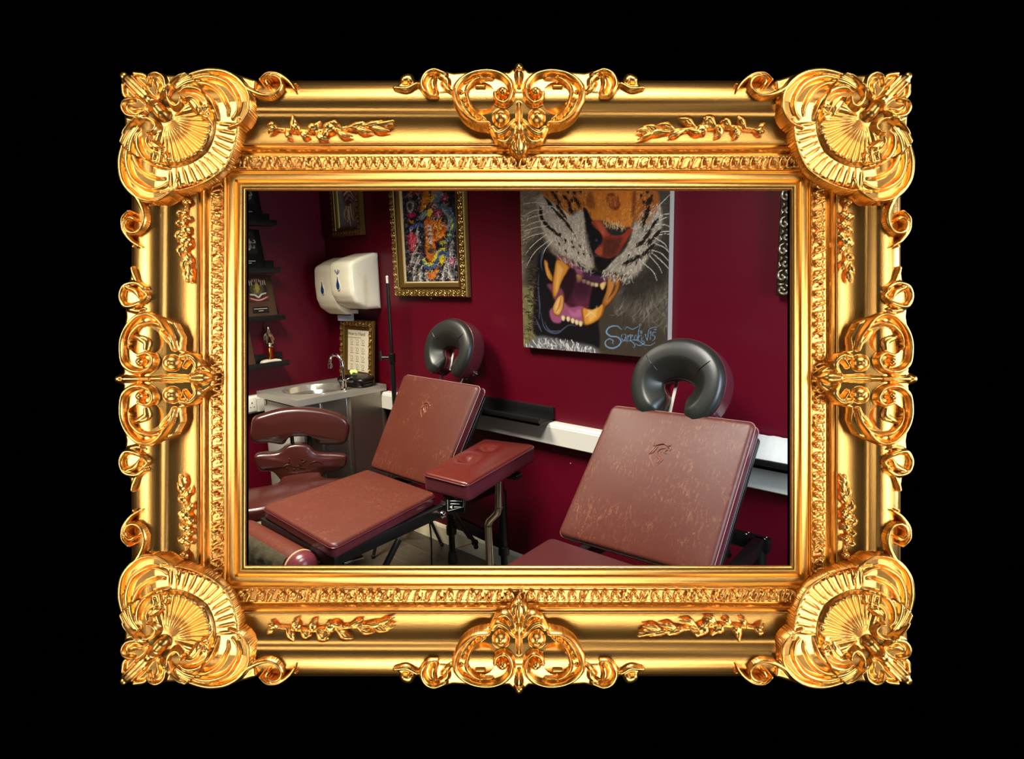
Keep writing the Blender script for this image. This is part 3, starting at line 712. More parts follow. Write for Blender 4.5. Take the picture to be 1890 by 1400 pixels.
def tattoo_chair(label, seat, back, sw, bw, lean, m_seat, m_back, x0, x1, yr, yf, zt, head, leg_xs, group):
    base = V3(((x0+x1)/2, (yr+yf)/2, 0))
    t = thing('tattoo_chair', label, 'tattoo chair', base, group)
    SW, SL_ = sw; BW, BL = bw
    so, sf = cushion('seat', t, seat, SW, SL_, .056, .028, .008, m_seat, LEATHER_SIDE, .014, (.016,), LEATHER_SIDE)
    bo, bf = cushion('backrest', t, back, BW, BL, .058, .024, .012, m_back, LEATHER_SIDE, .016, (.015, .05), PALESEAM)
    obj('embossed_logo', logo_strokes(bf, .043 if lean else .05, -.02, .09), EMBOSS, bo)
    # board behind the backrest
    out = rrect(BW-.012, BL-.03, .015, 3, 2)
    obj('back_board', pad(out, .020, .003, 0, lambda a, b, c: bf(a+.008, b-.012, c-.062), rings=2), BLK, t)
    # steel frame
    zb = zt-.052
    g = []
    for (xa, xb) in ((x0, x0), (x1-.05, x1+.022)):
        g.append(beam((xa, yr, (zt+zb)/2), (xb, yf, (zt+zb)/2), .036, .052))
    g.append(beam((x0-.02, yr, (zt+zb)/2), (x1-.012, yr, (zt+zb)/2), .036, .052)); g.append(beam((x0-.02, yf, (zt+zb)/2), (x1+.06, yf, (zt+zb)/2), .036, .052))
    yh = seat[2][1]; g.append(beam((x0, yh, zb+.02), (x1, yh, zb+.02), .036, .03))
    fo = obj('frame', cat_(*g), BLK, t)
    for x in np.linspace(x1-.16, x1-.03, 3):
        for s in (-.009, .009): obj('bolt', ball((x, yr+s, zt+.001), .004, 6, .6), CHROME, fo)
    # props holding the backrest up
    for xx in (x0+.06, x1-.10):
        top = V3(bf((xx-(seat[0][0]+seat[1][0])/2), BL*.12, -.078)); 
        obj('back_strut', beam((xx, yr+(-.16), zt-.03), top, .018, .03, (1, 0, 0)), BLK, t)
    # legs
    for xx in leg_xs:
        lg = obj('leg', cat_(cyl((xx, yr-.004, .2), (xx, yr-.004, zb+.01), .022), cyl((xx, yr-.004, .03), (xx, yr-.004, .24), .017)), BLK, t)
        obj('collar', cyl((xx, yr-.004, .165), (xx, yr-.004, .215), .028, bev=.004), BLKP, lg)
        obj('rubber_foot', cyl((xx, yr-.004, 0), (xx, yr-.004, .065), .027, r2=.022, bev=.003), RUBBER, lg)
    obj('crossbar', beam((leg_xs[0], yr-.004, .255), (leg_xs[1], yr-.004, .225), .02, .06), BLK, t)
    for xx in (x0+.02, x1+.03):
        lg = obj('leg', cat_(bevbox(xx-.022, xx+.022, yf-.022, yf+.022, .03, zb+.005, .004), beam((xx, yf+.03, zb-.01), (xx, yf+.2, zb-.12), .02, .02, (1, 0, 0)), beam((xx, yf+.2, zb-.12), (xx, yf+.3, zb), .02, .02, (1, 0, 0))), BLK, t)
        obj('rubber_foot', cyl((xx, yf, 0), (xx, yf, .04), .03, bev=.004), RUBBER, lg)
    # adjusting ratchet and hinge knobs on the right side
    a, b = V3((x1-.03, yh+.06, zb+.02)), V3((x1-.17, yr-.05, .20))
    rt = obj('ratchet', beam(a, b, .03, .014, (0, 1, 0)), BLK, t)
    for k in range(14):
        p = a.lerp(b, .3+.6*k/14); obj('ratchet_tooth', bevbox(p.x-.019, p.x+.019, p.y-.012, p.y+.004, p.z-.0035, p.z+.0035, .001), BLKP, rt)
    obj('knob', cat_(ball(tuple(b), .018), cyl(b, b+V3((.03, -.02, -.01)), .012)), BLKP, rt)
    obj('pull_wire', tube([tuple(b), tuple(b.lerp(V3((x1-.36, yr-.02, .10)), .5)), (x1-.36, yr-.02, .10)], .0018, 6), CHROME, rt)
    for dx, dy, dz, r_, mm in ((.02, .0, .0, .019, CHROME), (.01, .05, .03, .014, BLKP), (.03, .03, .035, .011, CHROME), (.0, .08, .055, .013, BLKP), (.025, .08, .01, .010, CHROME)):
        obj('knob', cat_(ball((x1+dx, yh+dy-.03, zb+.025+dz), r_, 8), cyl((x1+dx-.05, yh+dy-.03, zb+.025+dz), (x1+dx, yh+dy-.03, zb+.025+dz), r_*.45)), mm, t)
    # lower leg rest with its rounded top edge
    yl = yf-.065; zc = zt-.075; R = .066
    prof = [(yl-R, .12), (yl-R, zc)]+[(yl-R*math.cos(PI*i/14), zc+R*math.sin(PI*i/14)) for i in range(1, 14)]+[(yl+R, zc), (yl+R, .12)]
    xa, xb = x0-.08, x1-.045
    def lr(a, b, c): return (c, a, b)
    lo = obj('leg_rest', pad([(y, z) for y, z in prof], xb-xa, .045, .004, lambda a, b, c: (xb+c, a, b), rb=.018, rings=6), m_seat, t, angle=60)
    lo.data.materials.append(LEATHER_SIDE)
    for p in lo.data.polygons:
        if p.center.x+base.x > xb-.06: p.material_index = 1
    obj('piping', tube([(xb-.062, y, z) for y, z in prof], .0032, 6), SEAM, lo)
    gp_ = [(yl-R*math.cos(PI*i/14)-.004*math.cos(PI*i/14), zc+(R+.004)*math.sin(PI*i/14)) for i in (4, 3, 2, 1)]+[(yl-R-.005, zc-.035*k) for k in range(11)]
    gV, gF = [], []; nx_ = 34
    for i in range(nx_+1):
        xx = xa+.01+(xb-.075-xa-.01)*i/nx_
        for k, (y, z) in enumerate(gp_):
            am = .007*min(1, k/3)*(1-abs(2*i/nx_-1)**6); gV.append((xx, y-am*(.6+math.sin(i*.9+k*1.4)*math.sin(i*.37-k*.8)), z))
    ng = len(gp_)
    for i in range(nx_):
        for k in range(ng-1): gF.append((i*ng+k, i*ng+k+1, (i+1)*ng+k+1, (i+1)*ng+k))
    obj('front_panel', (gV, gF), OLIVE, lo, angle=70)['label'] = 'crumpled olive vinyl front of the leg rest'
    obj('hinge_bar', beam((xb-.045, yf-.05, zb-.04), (xb+.01, yf+.16, zb-.036), .06, .006), CHROME, t)['label'] = 'bright flat steel bar'
    # face cradle headrest
    C0, th, hw, hl = head
    e1 = V3((1, 0, 0)); e2 = V3((0, math.cos(th), math.sin(th))); n = V3((0, -math.sin(th), math.cos(th)))
    hf = lambda a, b, c: tuple(V3(C0)+e1*a+e2*b+n*c)
    ax, ay, w = hw-.056, hl-.066, .056
    A_ = np.radians(np.linspace(-66, 246, 46)); path = [(ax*math.cos(a), ay*math.sin(a)*(1 if math.sin(a) > 0 else 1.22)-.002) for a in A_]; Wd_ = [w*(1+.24*max(0, math.sin(a))) for a in A_]
    # keep the two lobes straight towards the open end
    def sect(kind, u):
        e = min(1, u/.07, (1-u)/.07); e = math.sqrt(max(0, 1-(1-e)**2))*.9+.1
        ww = float(np.interp(u, np.linspace(0, 1, len(Wd_)), Wd_))*e
        if kind == 'top':
            return [(a_*ww, h_*.036*(e if h_ > 0 else 1)) for a_, h_ in ((-1.0, -.6), (-.98, -.42), (-.9, -.2), (-.32, .6), (-.14, .86), (-.02, .97), (.1, 1.0), (.4, .99), (.72, .92), (.88, .76), (.97, .45), (1.0, .25), (1.02, 0))]
        return [(ww*1.02, .001), (ww*1.03, -.056), (ww*.95, -.076), (0, -.08), (-ww*.94, -.076), (-ww*1.0, -.056), (-ww*1.0, -.02)]
    def sweep(kind):
        V, F = [], []; k = len(path)
        for i, (x, y) in enumerate(path):
            a = np.array(path[max(0, i-1)]); b = np.array(path[min(k-1, i+1)]); tt = (b-a)/np.linalg.norm(b-a); nn = np.array((tt[1], -tt[0]))
            S_ = sect(kind, i/(k-1)); ns = len(S_)
            for s_, h in S_: V.append(hf(x+nn[0]*s_, y+nn[1]*s_, h))
        for i in range(k-1):
            for j in range(ns): F.append((i*ns+j, i*ns+(j+1) % ns, (i+1)*ns+(j+1) % ns, (i+1)*ns+j))
        F += [tuple(range(ns)), tuple((k-1)*ns+j for j in range(ns))]
        return V, F
    hr = obj('headrest_base', sweep('base'), LEATHER_SIDE, t, angle=60); hr['label'] = 'burgundy back and sides of the face cradle'
    hp = obj('headrest_pad', sweep('top'), BLKLEATHER, hr, angle=70)
    edge = []
    for sgn in (1, -1):
        pts = []
        for i, (x, y) in enumerate(path):
            a = np.array(path[max(0, i-1)]); b = np.array(path[min(len(path)-1, i+1)]); tt = (b-a)/np.linalg.norm(b-a); u = i/(len(path)-1)
            e = min(1, u/.07, (1-u)/.07); e = math.sqrt(max(0, 1-(1-e)**2))*.9+.1
            w_ = Wd_[i]; pts.append(hf(x+tt[1]*w_*1.02*e*sgn, y-tt[0]*w_*1.02*e*sgn, .001 if sgn > 0 else -.024))
        edge.append(tube(pts, .0022, 6))
    obj('piping', cat_(*edge), LEATHER_SIDE, hr)
    seams = []
    for aa in (38, 142):
        a = math.radians(aa); x, y = ax*math.cos(a), ay*math.sin(a)-.002
        d = np.array((math.cos(a)/ax, math.sin(a)/ay)); d /= np.linalg.norm(d)
        seams.append(tube([hf(x+d[0]*s_, y+d[1]*s_,   .001+.036*float(np.interp(s_/w, [-1, -.9, -.32, -.14, -.02, .1, .4, .72, .88, .97, 1], [-.6, -.2, .6, .86, .97, 1, .99, .92, .76, .45, .25]))) for s_ in np.linspace(-w*.97, w*.97, 15)], .0013, 6))
    for s_ in seams: obj('seam', s_, BLKP, hr)
    tb = V3(bf(0, BL/2-.03, -.05)); tcx = C0[0]
    for s_ in (-1, 1):
        p0 = V3((tcx+s_*.075, tb.y, tb.z-.03)); p1 = V3(hf(s_*.075, -.055, -.055))
        obj('bracket_rod', tube([tuple(p0), tuple(p0.lerp(p1, .5)+V3((0, .01, 0))), tuple(p1)], .007, 8), CHROME, t)
    obj('bracket_plate', beam(hf(-.10, .10, -.056), hf(.10, .10, -.056), .03, .008, tuple(n)), BLK, t)
    obj('care_tag', beam(hf(-.036, -.10, -.058), hf(-.030, .05, -.058), .012, .003, tuple(n)), WHITE, t)['label'] = 'white tag strip hanging behind the face cradle'
    kx = V3(hf(hw*.78, -.1, -.062))
    kn = obj('knob', cat_(cyl(kx, kx+V3((.03, -.01, 0)), .014, bev=.003), cyl(kx-V3((.05, 0, .03)), kx, .007)), CHROME, t)
    obj('knob_tip', ball(tuple(kx+V3((.036, -.012, 0))), .011), BLKP, kn)
    return t

GROUP = None
L_seat = [(1.122, -.533, .6), (1.66, -.542, .6), (1.185, -1.118, .6), (1.782, -1.14, .6)]
L_back = [(1.112, -.519, .604), (1.640, -.518, .604), (1.103, -.262, 1.047), (1.675, -.264, 1.044)]
def order_seat(s): bl, br, fl, fr_ = s; return (fl, fr_, bl, br)
chL = tattoo_chair('reclining brown leather tattoo chair beside the sink, with black face cradle and olive-fronted leg rest', order_seat(L_seat), (L_back[0], L_back[1], L_back[2], L_back[3]),
                   (.56, .59), (.55, .51), True, LEATHER_L, LEATHER_L, 1.20, 1.70, -.146, -1.11, .545, ((1.395, -.19, 1.186), math.radians(74), .168, .153), (1.30, 1.69), None)
obj('strap', tube(crom([(1.302, -.30, .52), (1.300, -.302, .35), (1.306, -.298, .2), (1.300, -.30, .02)], 6), .0042, 6), BLKP, chL)
R_seat = [(2.432, -.685, .662), (2.985, -.672, .662), (2.475, -1.25, .662), (3.06, -1.27, .662)]
R_back = [(2.433, -.655, .658), (2.985, -.641, .674), (2.473, -.374, 1.077), (2.996, -.366, 1.088)]
chR = tattoo_chair('reclining oxblood leather tattoo chair under the tiger painting, its backrest streaked with paler tan', order_seat(R_seat), (R_back[0], R_back[1], R_back[2], R_back[3]),
                   (.56, .58), (.545, .51), False, LEATHER_SEAT, LEATHER_R, 2.50, 2.985, -.118, -1.2, .605, ((2.700, -.31, 1.168), math.radians(70), .171, .156), (2.60, 2.94), None)

# ------------------------------------------------------------------ armrest on its bent steel pole
def armrest():
    t = thing('armrest', 'tufted red leather armrest on a bent steel pole, between the two tattoo chairs', 'armrest', (1.895, -.47, 0))
    nl, nr, fr_, fl_ = (1.862, -.775, .798), (2.096, -.756, .798), (1.992, -.240, .812), (1.737, -.308, .812)
    W, L_ = .24, .50
    f0 = quadmap(nl, nr, fl_, fr_, W, L_)
    but = [(-.012, -.075), (-.008, .075)]
    def f(a, b, c):
        if c > -.03:
            for x, y in but: c -= .028*math.exp(-((a-x)**2+(b-y)**2)/(2*.025**2))
        return f0(a, b, c)
    out = rrect(W, L_, .022, 5, 14)
    o = obj('cushion', pad(out, .075, .014, lambda a, b: .024*max(0, 1-abs(2*a/(W-.028))**2.6)*max(0, 1-abs(2*b/(L_-.028))**3.5), f, rings=16), LEATHER_ARM, t, angle=60)
    o.data.materials.append(LEATHER_SIDE); n = (V3(f0(0, 0, 1))-V3(f0(0, 0, 0))).normalized()
    for p in o.data.polygons:
        if p.normal.dot(n) < .5: p.material_index = 1
    obj('piping', tube([f0(a, b, -.012) for a, b in inset(out, -.0006)], .0022, 6, True), LEATHER_SIDE, o)
    for x, y in but: obj('button', ball(f(x, y, .022), .0085, 8, .6), LEATHER_ARM, o)
    obj('mount_plate', cat_(prism(rrect(.05, .46, .006, 2, 2), -.012, 0, lambda a, b, c: f0(a, b-.01, c-.082)), prism(rrect(.17, .05, .006, 2, 2), -.02, 0, lambda a, b, c: f0(a+.03, b+.12, c-.094))), BLK, t)
    P = [(1.965, -.45, .712), (1.957, -.45, .575), (1.948, -.45, .552), (1.902, -.452, .506), (1.893, -.453, .484), (1.895, -.454, .012)]
    obj('pole', tube([V3(p) for p in P], .0168, 18), PIPE, t, angle=25)
    obj('weld_ring', cyl((1.9585, -.45, .58), (1.9575, -.45, .574), .0176, 18), STEEL, t); obj('weld_ring', cyl((1.893, -.453, .481), (1.8935, -.453, .475), .0176, 18), STEEL, t)
    obj('floor_plate', cyl((1.895, -.454, 0), (1.895, -.454, .012), .13, 32, bev=.003), BLK, t)
    # tilt block with its instruction label
    c = V3((1.855, -.605, .615)); d = V3((.50, -.80, .33)).normalized(); e = V3((.84, .52, 0)).normalized(); u = e.cross(d)*-1
    if u.z < 0: u = -u
    lm = lambda a, b, cc: tuple(c+e*a+u*b+d*cc)
    bl = obj('tilt_block', prism(rrect(.085, .075, .008, 3, 2), -.05, 0, lm), BLKP, t)
    obj('block_arm', beam(lm(0, .02, -.04), f0(-.02, -.12, -.088), .03, .03), BLK, t)
    rows = [tube([lm(-.034, .03, .001), lm(.034, .032, .001), lm(.036, -.012, .001), lm(-.03, -.032, .001), lm(-.034, .03, .001)], .0013, 5)]
    for k, (w0, w1) in enumerate(((-.024, .024), (-.022, .028), (-.02, .02), (-.004, .026))): rows.append(tube([lm(w0, .022-.012*k, .001), lm(w1, .023-.012*k, .001)], .0014, 5))
    rows.append(([lm(-.024, -.015, .0012), lm(-.012, -.007, .0012), lm(-.012, -.022, .0012)], [(0, 1, 2)]))
    obj('instruction_label', cat_(*rows), WHITE, bl)['label'] = 'white printed lines and arrow on black'
    return t
armrest()

# ------------------------------------------------------------------ client stool with two back pads
def stool():
    t = thing('client_stool', 'brown leather stool with two curved back pads in front of the sink', 'stool', (.80, -.86, 0))
    n = V3((.888, -.46, 0)); e = V3((.46, .888, 0)); z = V3((0, 0, 1)); P0 = V3((.69, -.68, 0))
    def pm(a, b, c):                 # pads curve round the sitter
        return tuple(P0+e*a+z*b+n*(c+.35*(a-.02)**2*.6))
    top = [(-.215, .79), (-.196, .845), (-.13, .866), (-.04, .878), (.06, .873), (.17, .848), (.255, .808), (.282, .76), (.270, .69), (.238, .655), (.12, .668), (.088, .708), (.03, .721), (-.03, .722), (-.065, .690), (-.13, .706), (-.2, .716), (-.22, .75)]
    o1 = obj('back_pad', pad([tuple(p) for p in crom(top, 5, True)], .075, .022, .012, pm, rings=8), LEATHER_STOOL, t, angle=70)
    low = [(-.212, .635), (-.185, .655), (-.095, .650), (-.045, .678), (.01, .684), (.065, .668), (.105, .626), (.225, .604), (.256, .585), (.246, .53), (.21, .512), (.135, .500), (.10, .455), (.08, .43), (-.05, .445), (-.09, .49), (-.13, .548), (-.19, .566)]
    o2 = obj('back_pad', pad([tuple(p) for p in crom(low, 5, True)], .07, .018, .010, pm, rings=8), LEATHER_STOOL, t, angle=70)
    em = [tube([pm(.02+.014*math.cos(k*.9)+.012*math.sin(k*2.1), .545+k*.0075, .0125) for k in range(9)], .0016, 5), tube([pm(-.075+.02*k, .575+.01*math.sin(k*1.3), .011) for k in range(5)], .0015, 5), tube([pm(.06+.016*k, .572+.012*math.sin(k*.9), .011) for k in range(5)], .0015, 5)]
    em += [ball(pm(-.01+.05*math.sin(k*1.7), .53+.012*k, .0115), .0032, 5) for k in range(8)]
    obj('embossed_logo', cat_(*em), LEATHER_STOOL, o2)
    for a in (-.018, .07):
        obj('back_post', cyl(pm(a, .40, -.055), pm(a, .80, -.055), .010), BLK, t)
    # saddle seat: broad wings, a neck running up to the pads
    sp = [(-.072, .022), (.098, .022), (.118, .07), (.16, .11), (.23, .145), (.24, .22), (.19, .30), (.04, .33), (-.15, .42), (-.33, .42), (-.41, .30), (-.38, .17), (-.28, .105), (-.16, .095), (-.105, .07)]
    sc_ = P0+z*.515; sd = n
    def smap(a, b, c): return tuple(sc_+e*a+n*b+z*(c+.022*max(0, (.12-b)/.1)**2))
    s = obj('seat', pad([tuple(p) for p in crom(sp, 4, True)], .07, .022, .012, smap, rings=8), LEATHER_STOOL, t, angle=70)
    cc = sc_+sd*.22-e*.10
    obj('gas_column', cat_(cyl((cc.x, cc.y, .08), (cc.x, cc.y, .26), .025), cyl((cc.x, cc.y, .24), (cc.x, cc.y, .45), .016)), CHROME, t)
    for k in range(5):
        a = 2*PI*k/5+.3; p = V3((cc.x+.22*math.cos(a), cc.y+.22*math.sin(a), .062))
        lg = obj('leg', beam((cc.x, cc.y, .095), p, .034, .022), BLK, t)
        obj('caster', cat_(cyl((p.x-.012*math.sin(a), p.y+.012*math.cos(a), .026), (p.x+.012*math.sin(a), p.y-.012*math.cos(a), .026), .026, 14, bev=.004), cyl((p.x, p.y, .04), (p.x, p.y, .06), .006)), BLKP, lg)
    obj('back_bar', tube([(cc.x, cc.y, .43), tuple(P0+n*.02+z*.40), pm(.026, .42, -.058)], .013, 8), BLK, t)
    return t
stool()

# ------------------------------------------------------------------ stainless sink unit
def sink():
    BOWL = mat('polished_bowl', (214, 212, 204), rough=.16, metal=.8); SIDE = mat('brushed_side', (150, 142, 130), rough=.3, metal=.9, var=(3, .8, 1.1))
    t = thing('sink_unit', 'stainless steel hand basin cabinet standing in the corner', 'sink', (.36, -.3, 0))
    x0, x1, y0, y1, z = .128, .606, -.608, -.018, .9
    cx, cyy, R = .365, -.36, .176
    # worktop with a round hole
    n = 48; V, F = [], []
    ring = []
    for i in range(n):
        a = 2*PI*i/n; c, s_ = math.cos(a), math.sin(a)
        k = min(((x1-cx)/c if c > 0 else (x0-cx)/c) if abs(c) > 1e-6 else 9, ((y1-cyy)/s_ if s_ > 0 else (y0-cyy)/s_) if abs(s_) > 1e-6 else 9)
        ring.append((cx+k*c, cyy+k*s_))
    for cxx, cy2 in ((x0, y0), (x1, y0), (x1, y1), (x0, y1)):
        j = min(range(n), key=lambda i: (ring[i][0]-cxx)**2+(ring[i][1]-cy2)**2); ring[j] = (cxx, cy2)
    for p in ring: V.append((p[0], p[1], z))
    for i in range(n): V.append((cx+R*math.cos(2*PI*i/n), cyy+R*math.sin(2*PI*i/n), z))
    for p in ring: V.append((p[0], p[1], z-.036))
    for i in range(n): V.append((cx+R*math.cos(2*PI*i/n), cyy+R*math.sin(2*PI*i/n), z-.036))
    for i in range(n):
        j = (i+1) % n; F += [(i, j, n+j, n+i), (i, j, 2*n+j, 2*n+i), (2*n+i, 2*n+j, 3*n+j, 3*n+i), (n+i, n+j, 3*n+j, 3*n+i)]
    wt = obj('worktop', (V, F), SHEETSTEEL, t, smooth=False)
    obj('basin', lathe([(R+.012, .001), (R+.012, .003), (R, .003), (R-.006, -.004), (R-.012, -.05), (R-.04, -.10), (.06, -.122), (.02, -.125), (1e-5, -.126)], 48, (cx, cyy, z), cap=False), BOWL, t, angle=60, fix=False)['label'] = 'polished round bowl'
    obj('cabinet_body', box(.16, .592, -.565, -.02, 0, z-.036), SIDE, t, smooth=False)
    d = obj('door', bevbox(.165, .575, -.588, -.566, .07, z-.05, .003), mat('pale_steel_door', (205, 203, 194), rough=.5, metal=.3), t)
    [obj('hinge', bevbox(.172, .2, -.592, -.587, zz-.02, zz+.01, .001), STEEL, d) for zz in (.84, .15)]
    [obj('side_fold', bevbox(.592, .597, ya, yb, .02, z-.04, .002), SIDE, t) for ya, yb in ((-.47, -.452), (-.30, -.27), (-.05, -.03))]
    # swan-neck tap
    bx, by = .566, -.285
    tp_ = obj('tap', tube(crom([(bx, by, z), (bx, by, z+.09), (bx-.002, by, z+.15), (bx-.012, by-.004, z+.185), (bx-.04, by-.012, z+.207), (bx-.075, by-.022, z+.20), (bx-.092, by-.027, z+.172), (bx-.094, by-.028, z+.15)], 7), .0085, 14), CHROME, t)
    obj('tap_base', lathe([(.024, 0), (.024, .006), (.016, .012), (.013, .05), (.016, .055), (.016, .062), (.011, .066)], 24, (bx, by, z)), CHROME, tp_)
    obj('spout_tip', cyl((bx-.094, by-.028, z+.128), (bx-.094, by-.028, z+.156), .0125, 16, bev=.002), CHROME, tp_)
    obj('tap_collar', cat_(cyl((bx-.003, by, z+.145), (bx-.008, by-.002, z+.172), .0125, 16, bev=.002)), CHROME, tp_)
    obj('tap_lever', beam((bx, by+.005, z+.06), (bx+.012, by+.05, z+.075), .01, .006), CHROME, tp_)
    return t
sink()

# black clamshell case on the worktop with a green scrap on it
cs = thing('black_case', 'black plastic lidded case lying on the steel worktop behind the tap', 'case', (.44, -.16, .9))
cf = lambda a, b, c: (.488+.9*a*math.cos(.10)-.75*b*math.sin(.10), -.155+.9*a*math.sin(.10)+.75*b*math.cos(.10), .9+.9*c)
obj('case_bottom', pad(rrect(.25, .16, .045, 6, 3), .03, .008, 0, lambda a, b, c: cf(a*(1+c*2), b*(1+c*2), c+.03), rb=.012), BLKP, cs)
obj('case_lid', pad(rrect(.262, .172, .045, 6, 3), .034, .016, .012, lambda a, b, c: cf(a, b, c+.066+.06*b), rb=.006), BLKP, cs)
obj('case_handle', cat_(tube([cf(-.06, -.087, .045), cf(-.06, -.103, .046), cf(.06, -.103, .046), cf(.06, -.087, .045)], .006, 8)), STEEL, cs)
gp = crom([(-.03, -.01), (-.015, .016), (.0, .03), (.012, .018), (.03, .012), (.024, -.012), (.006, -.022), (-.016, -.024)], 3, True)
gs = obj('paper_scrap', pad([tuple(p) for p in gp], .006, .002, .012, lambda a, b, c: cf(a+.005, b-.02, .079+c+.018*abs(math.sin(a*90))+.3*b*.4+.008)), mat('lime_paper', (206, 232, 120), rough=.6), None)
tag(gs, 'crumpled lime green scrap of paper on top of the black case', 'paper')

# ------------------------------------------------------------------ paper towel dispensers
def dispenser(label, x0, x1, ztop, zbot, dep, sm, logo):
    t = thing('towel_dispenser', label, 'dispenser', ((x0+x1)/2, 0, zbot), 'paper towel dispensers on the corner wall')
    h = ztop-zbot; w = x1-x0
    prof = [(0, ztop), (-.03, ztop+.002), (-dep*.6, ztop-.022), (-dep*.93, ztop-.05), (-dep, ztop-.07), (-dep*1.03, zbot+h*.55), (-dep*1.0, zbot+h*.28), (-dep*.86, zbot+h*.12), (-dep*.62, zbot+.012), (-dep*.5, zbot), (0, zbot)]
    out = [tuple(p) for p in prof]
    dense = []
    for a, b in zip(out, out[1:]+out[:1]):
        for k in range(3): dense.append((a[0]+(b[0]-a[0])*k/3, a[1]+(b[1]-a[1])*k/3))
    b = obj('cover', pad(dense, w, .022, .003, lambda a, bb, c: (x1+c-.003, a, bb), rb=.022, rings=5), CREAM, t, angle=50)
    yf = -dep*1.035; zc = zbot+h*.47; xc = x0+w*.42
    drop = crom([(0, .042), (.006, .022), (.0155, -.002), (.0165, -.018), (.010, -.031), (0, -.035), (-.010, -.031), (-.0165, -.018), (-.0155, -.002), (-.006, .022)], 4, True)
    obj('window_rim', prism([tuple(p*1.16) for p in drop], -.006, 0, lambda a, bb, c: (xc+a, yf-c-.001, zc+bb)), WHITE, b)
    obj('level_window', prism([tuple(p) for p in drop], -.006, 0, lambda a, bb, c: (xc+a, yf-c-.003, zc+bb)), mat('blue_window', (20, 62, 104), rough=.15), b)['label'] = 'blue teardrop level window'
    if logo:
        lg = [tube([tuple(V3((xc-.022+.044*s_, yf-.0015-.002*math.sin(s_*3), zc+.072+.008*math.sin(s_*9)))) for s_ in np.linspace(0, 1, 12)], .0026, 6)]
        lg.append(tube([(xc-.02+.04*s_, yf-.002, zc+.064+.006*math.sin(s_*8+1)) for s_ in np.linspace(0, 1, 12)], .002, 6))
        obj('maker_badge', cat_(*lg), mat('badge_grey', (150, 150, 165), rough=.4), b)
    obj('outlet_slot', bevbox(x0+.03, x1-.03, -dep*.5, -dep*.16, zbot-.006, zbot+.004, .002), BLKP, b)
    if logo: return t
    pf = lambda a, bb, c: (x0+w*.66+a, -dep*.32+c+.012*math.sin(a*24), zbot+bb)
    obj('paper_towel', pad(rrect(w*.6, .05, .008, 3, 6), .006, .002, .001, lambda a, bb, c: pf(a, bb-.018, c)), mat('pale_blue_paper', (188, 198, 222), rough=.9), t)
    return t
dispenser('cream paper towel dispenser nearest the shelves, lower and partly hidden by its twin', .118, .352, 1.672, 1.322, .165, 0, False)
dispenser('cream paper towel dispenser with a maker badge, beside the dragon picture', .366, .594, 1.690, 1.362, .205, 0, True)

# ------------------------------------------------------------------ tripod light stand
ls = thing('tripod_stand', 'thin black tripod stand leaning near the sink', 'tripod stand', (.86, -.15, 0))
ls['label'] = 'tall thin black tripod stand between the sink and the brown tattoo chair'
obj('lower_pole', cyl((.86, -.15, .05), (.86, -.15, 1.10), .0135, 12), BLK, ls); obj('upper_pole', cyl((.86, -.15, 1.08), (.86, -.15, 1.515), .0095, 12), BLK, ls)
obj('spigot', cat_(cyl((.86, -.15, 1.512), (.86, -.15, 1.545), .007, 12), ball((.86, -.15, 1.548), .0085, 8)), WHITE, ls)
obj('clamp', cat_(cyl((.86, -.15, 1.07), (.86, -.15, 1.125), .019, 14, bev=.003), cyl((.86, -.15, 1.1), (.815, -.185, 1.1), .009, 10), cyl((.81, -.189, 1.088), (.81, -.189, 1.14), .008, 8)), BLKP, ls)
obj('leg_collar', cyl((.86, -.15, .50), (.86, -.15, .55), .021, 14, bev=.003), BLKP, ls); obj('hub', cat_(cyl((.86, -.15, .06), (.86, -.15, .10), .021, 14, bev=.003)), BLKP, ls)
for a in (23, -78, 150):
    c_, s_ = math.cos(math.radians(a)), math.sin(math.radians(a)); r_ = .255 if a != 150 else .13
    lg = obj('leg', cyl((.86+.02*c_, -.15+.02*s_, .52), (.86+r_*c_, -.15+r_*s_, .008), .009, 10), BLK, ls)
    obj('brace', beam((.86+.02*c_, -.15+.02*s_, .08), (.86+r_*.58*c_, -.15+r_*.58*s_, .22), .014, .006), BLK, lg)
    obj('rubber_foot', ball((.86+r_*c_, -.15+r_*s_, .011), .0115, 8), RUBBER, lg)
    obj('bolt', ball((.86+.026*c_, -.15+.026*s_, .08), .006, 6), CHROME, lg)

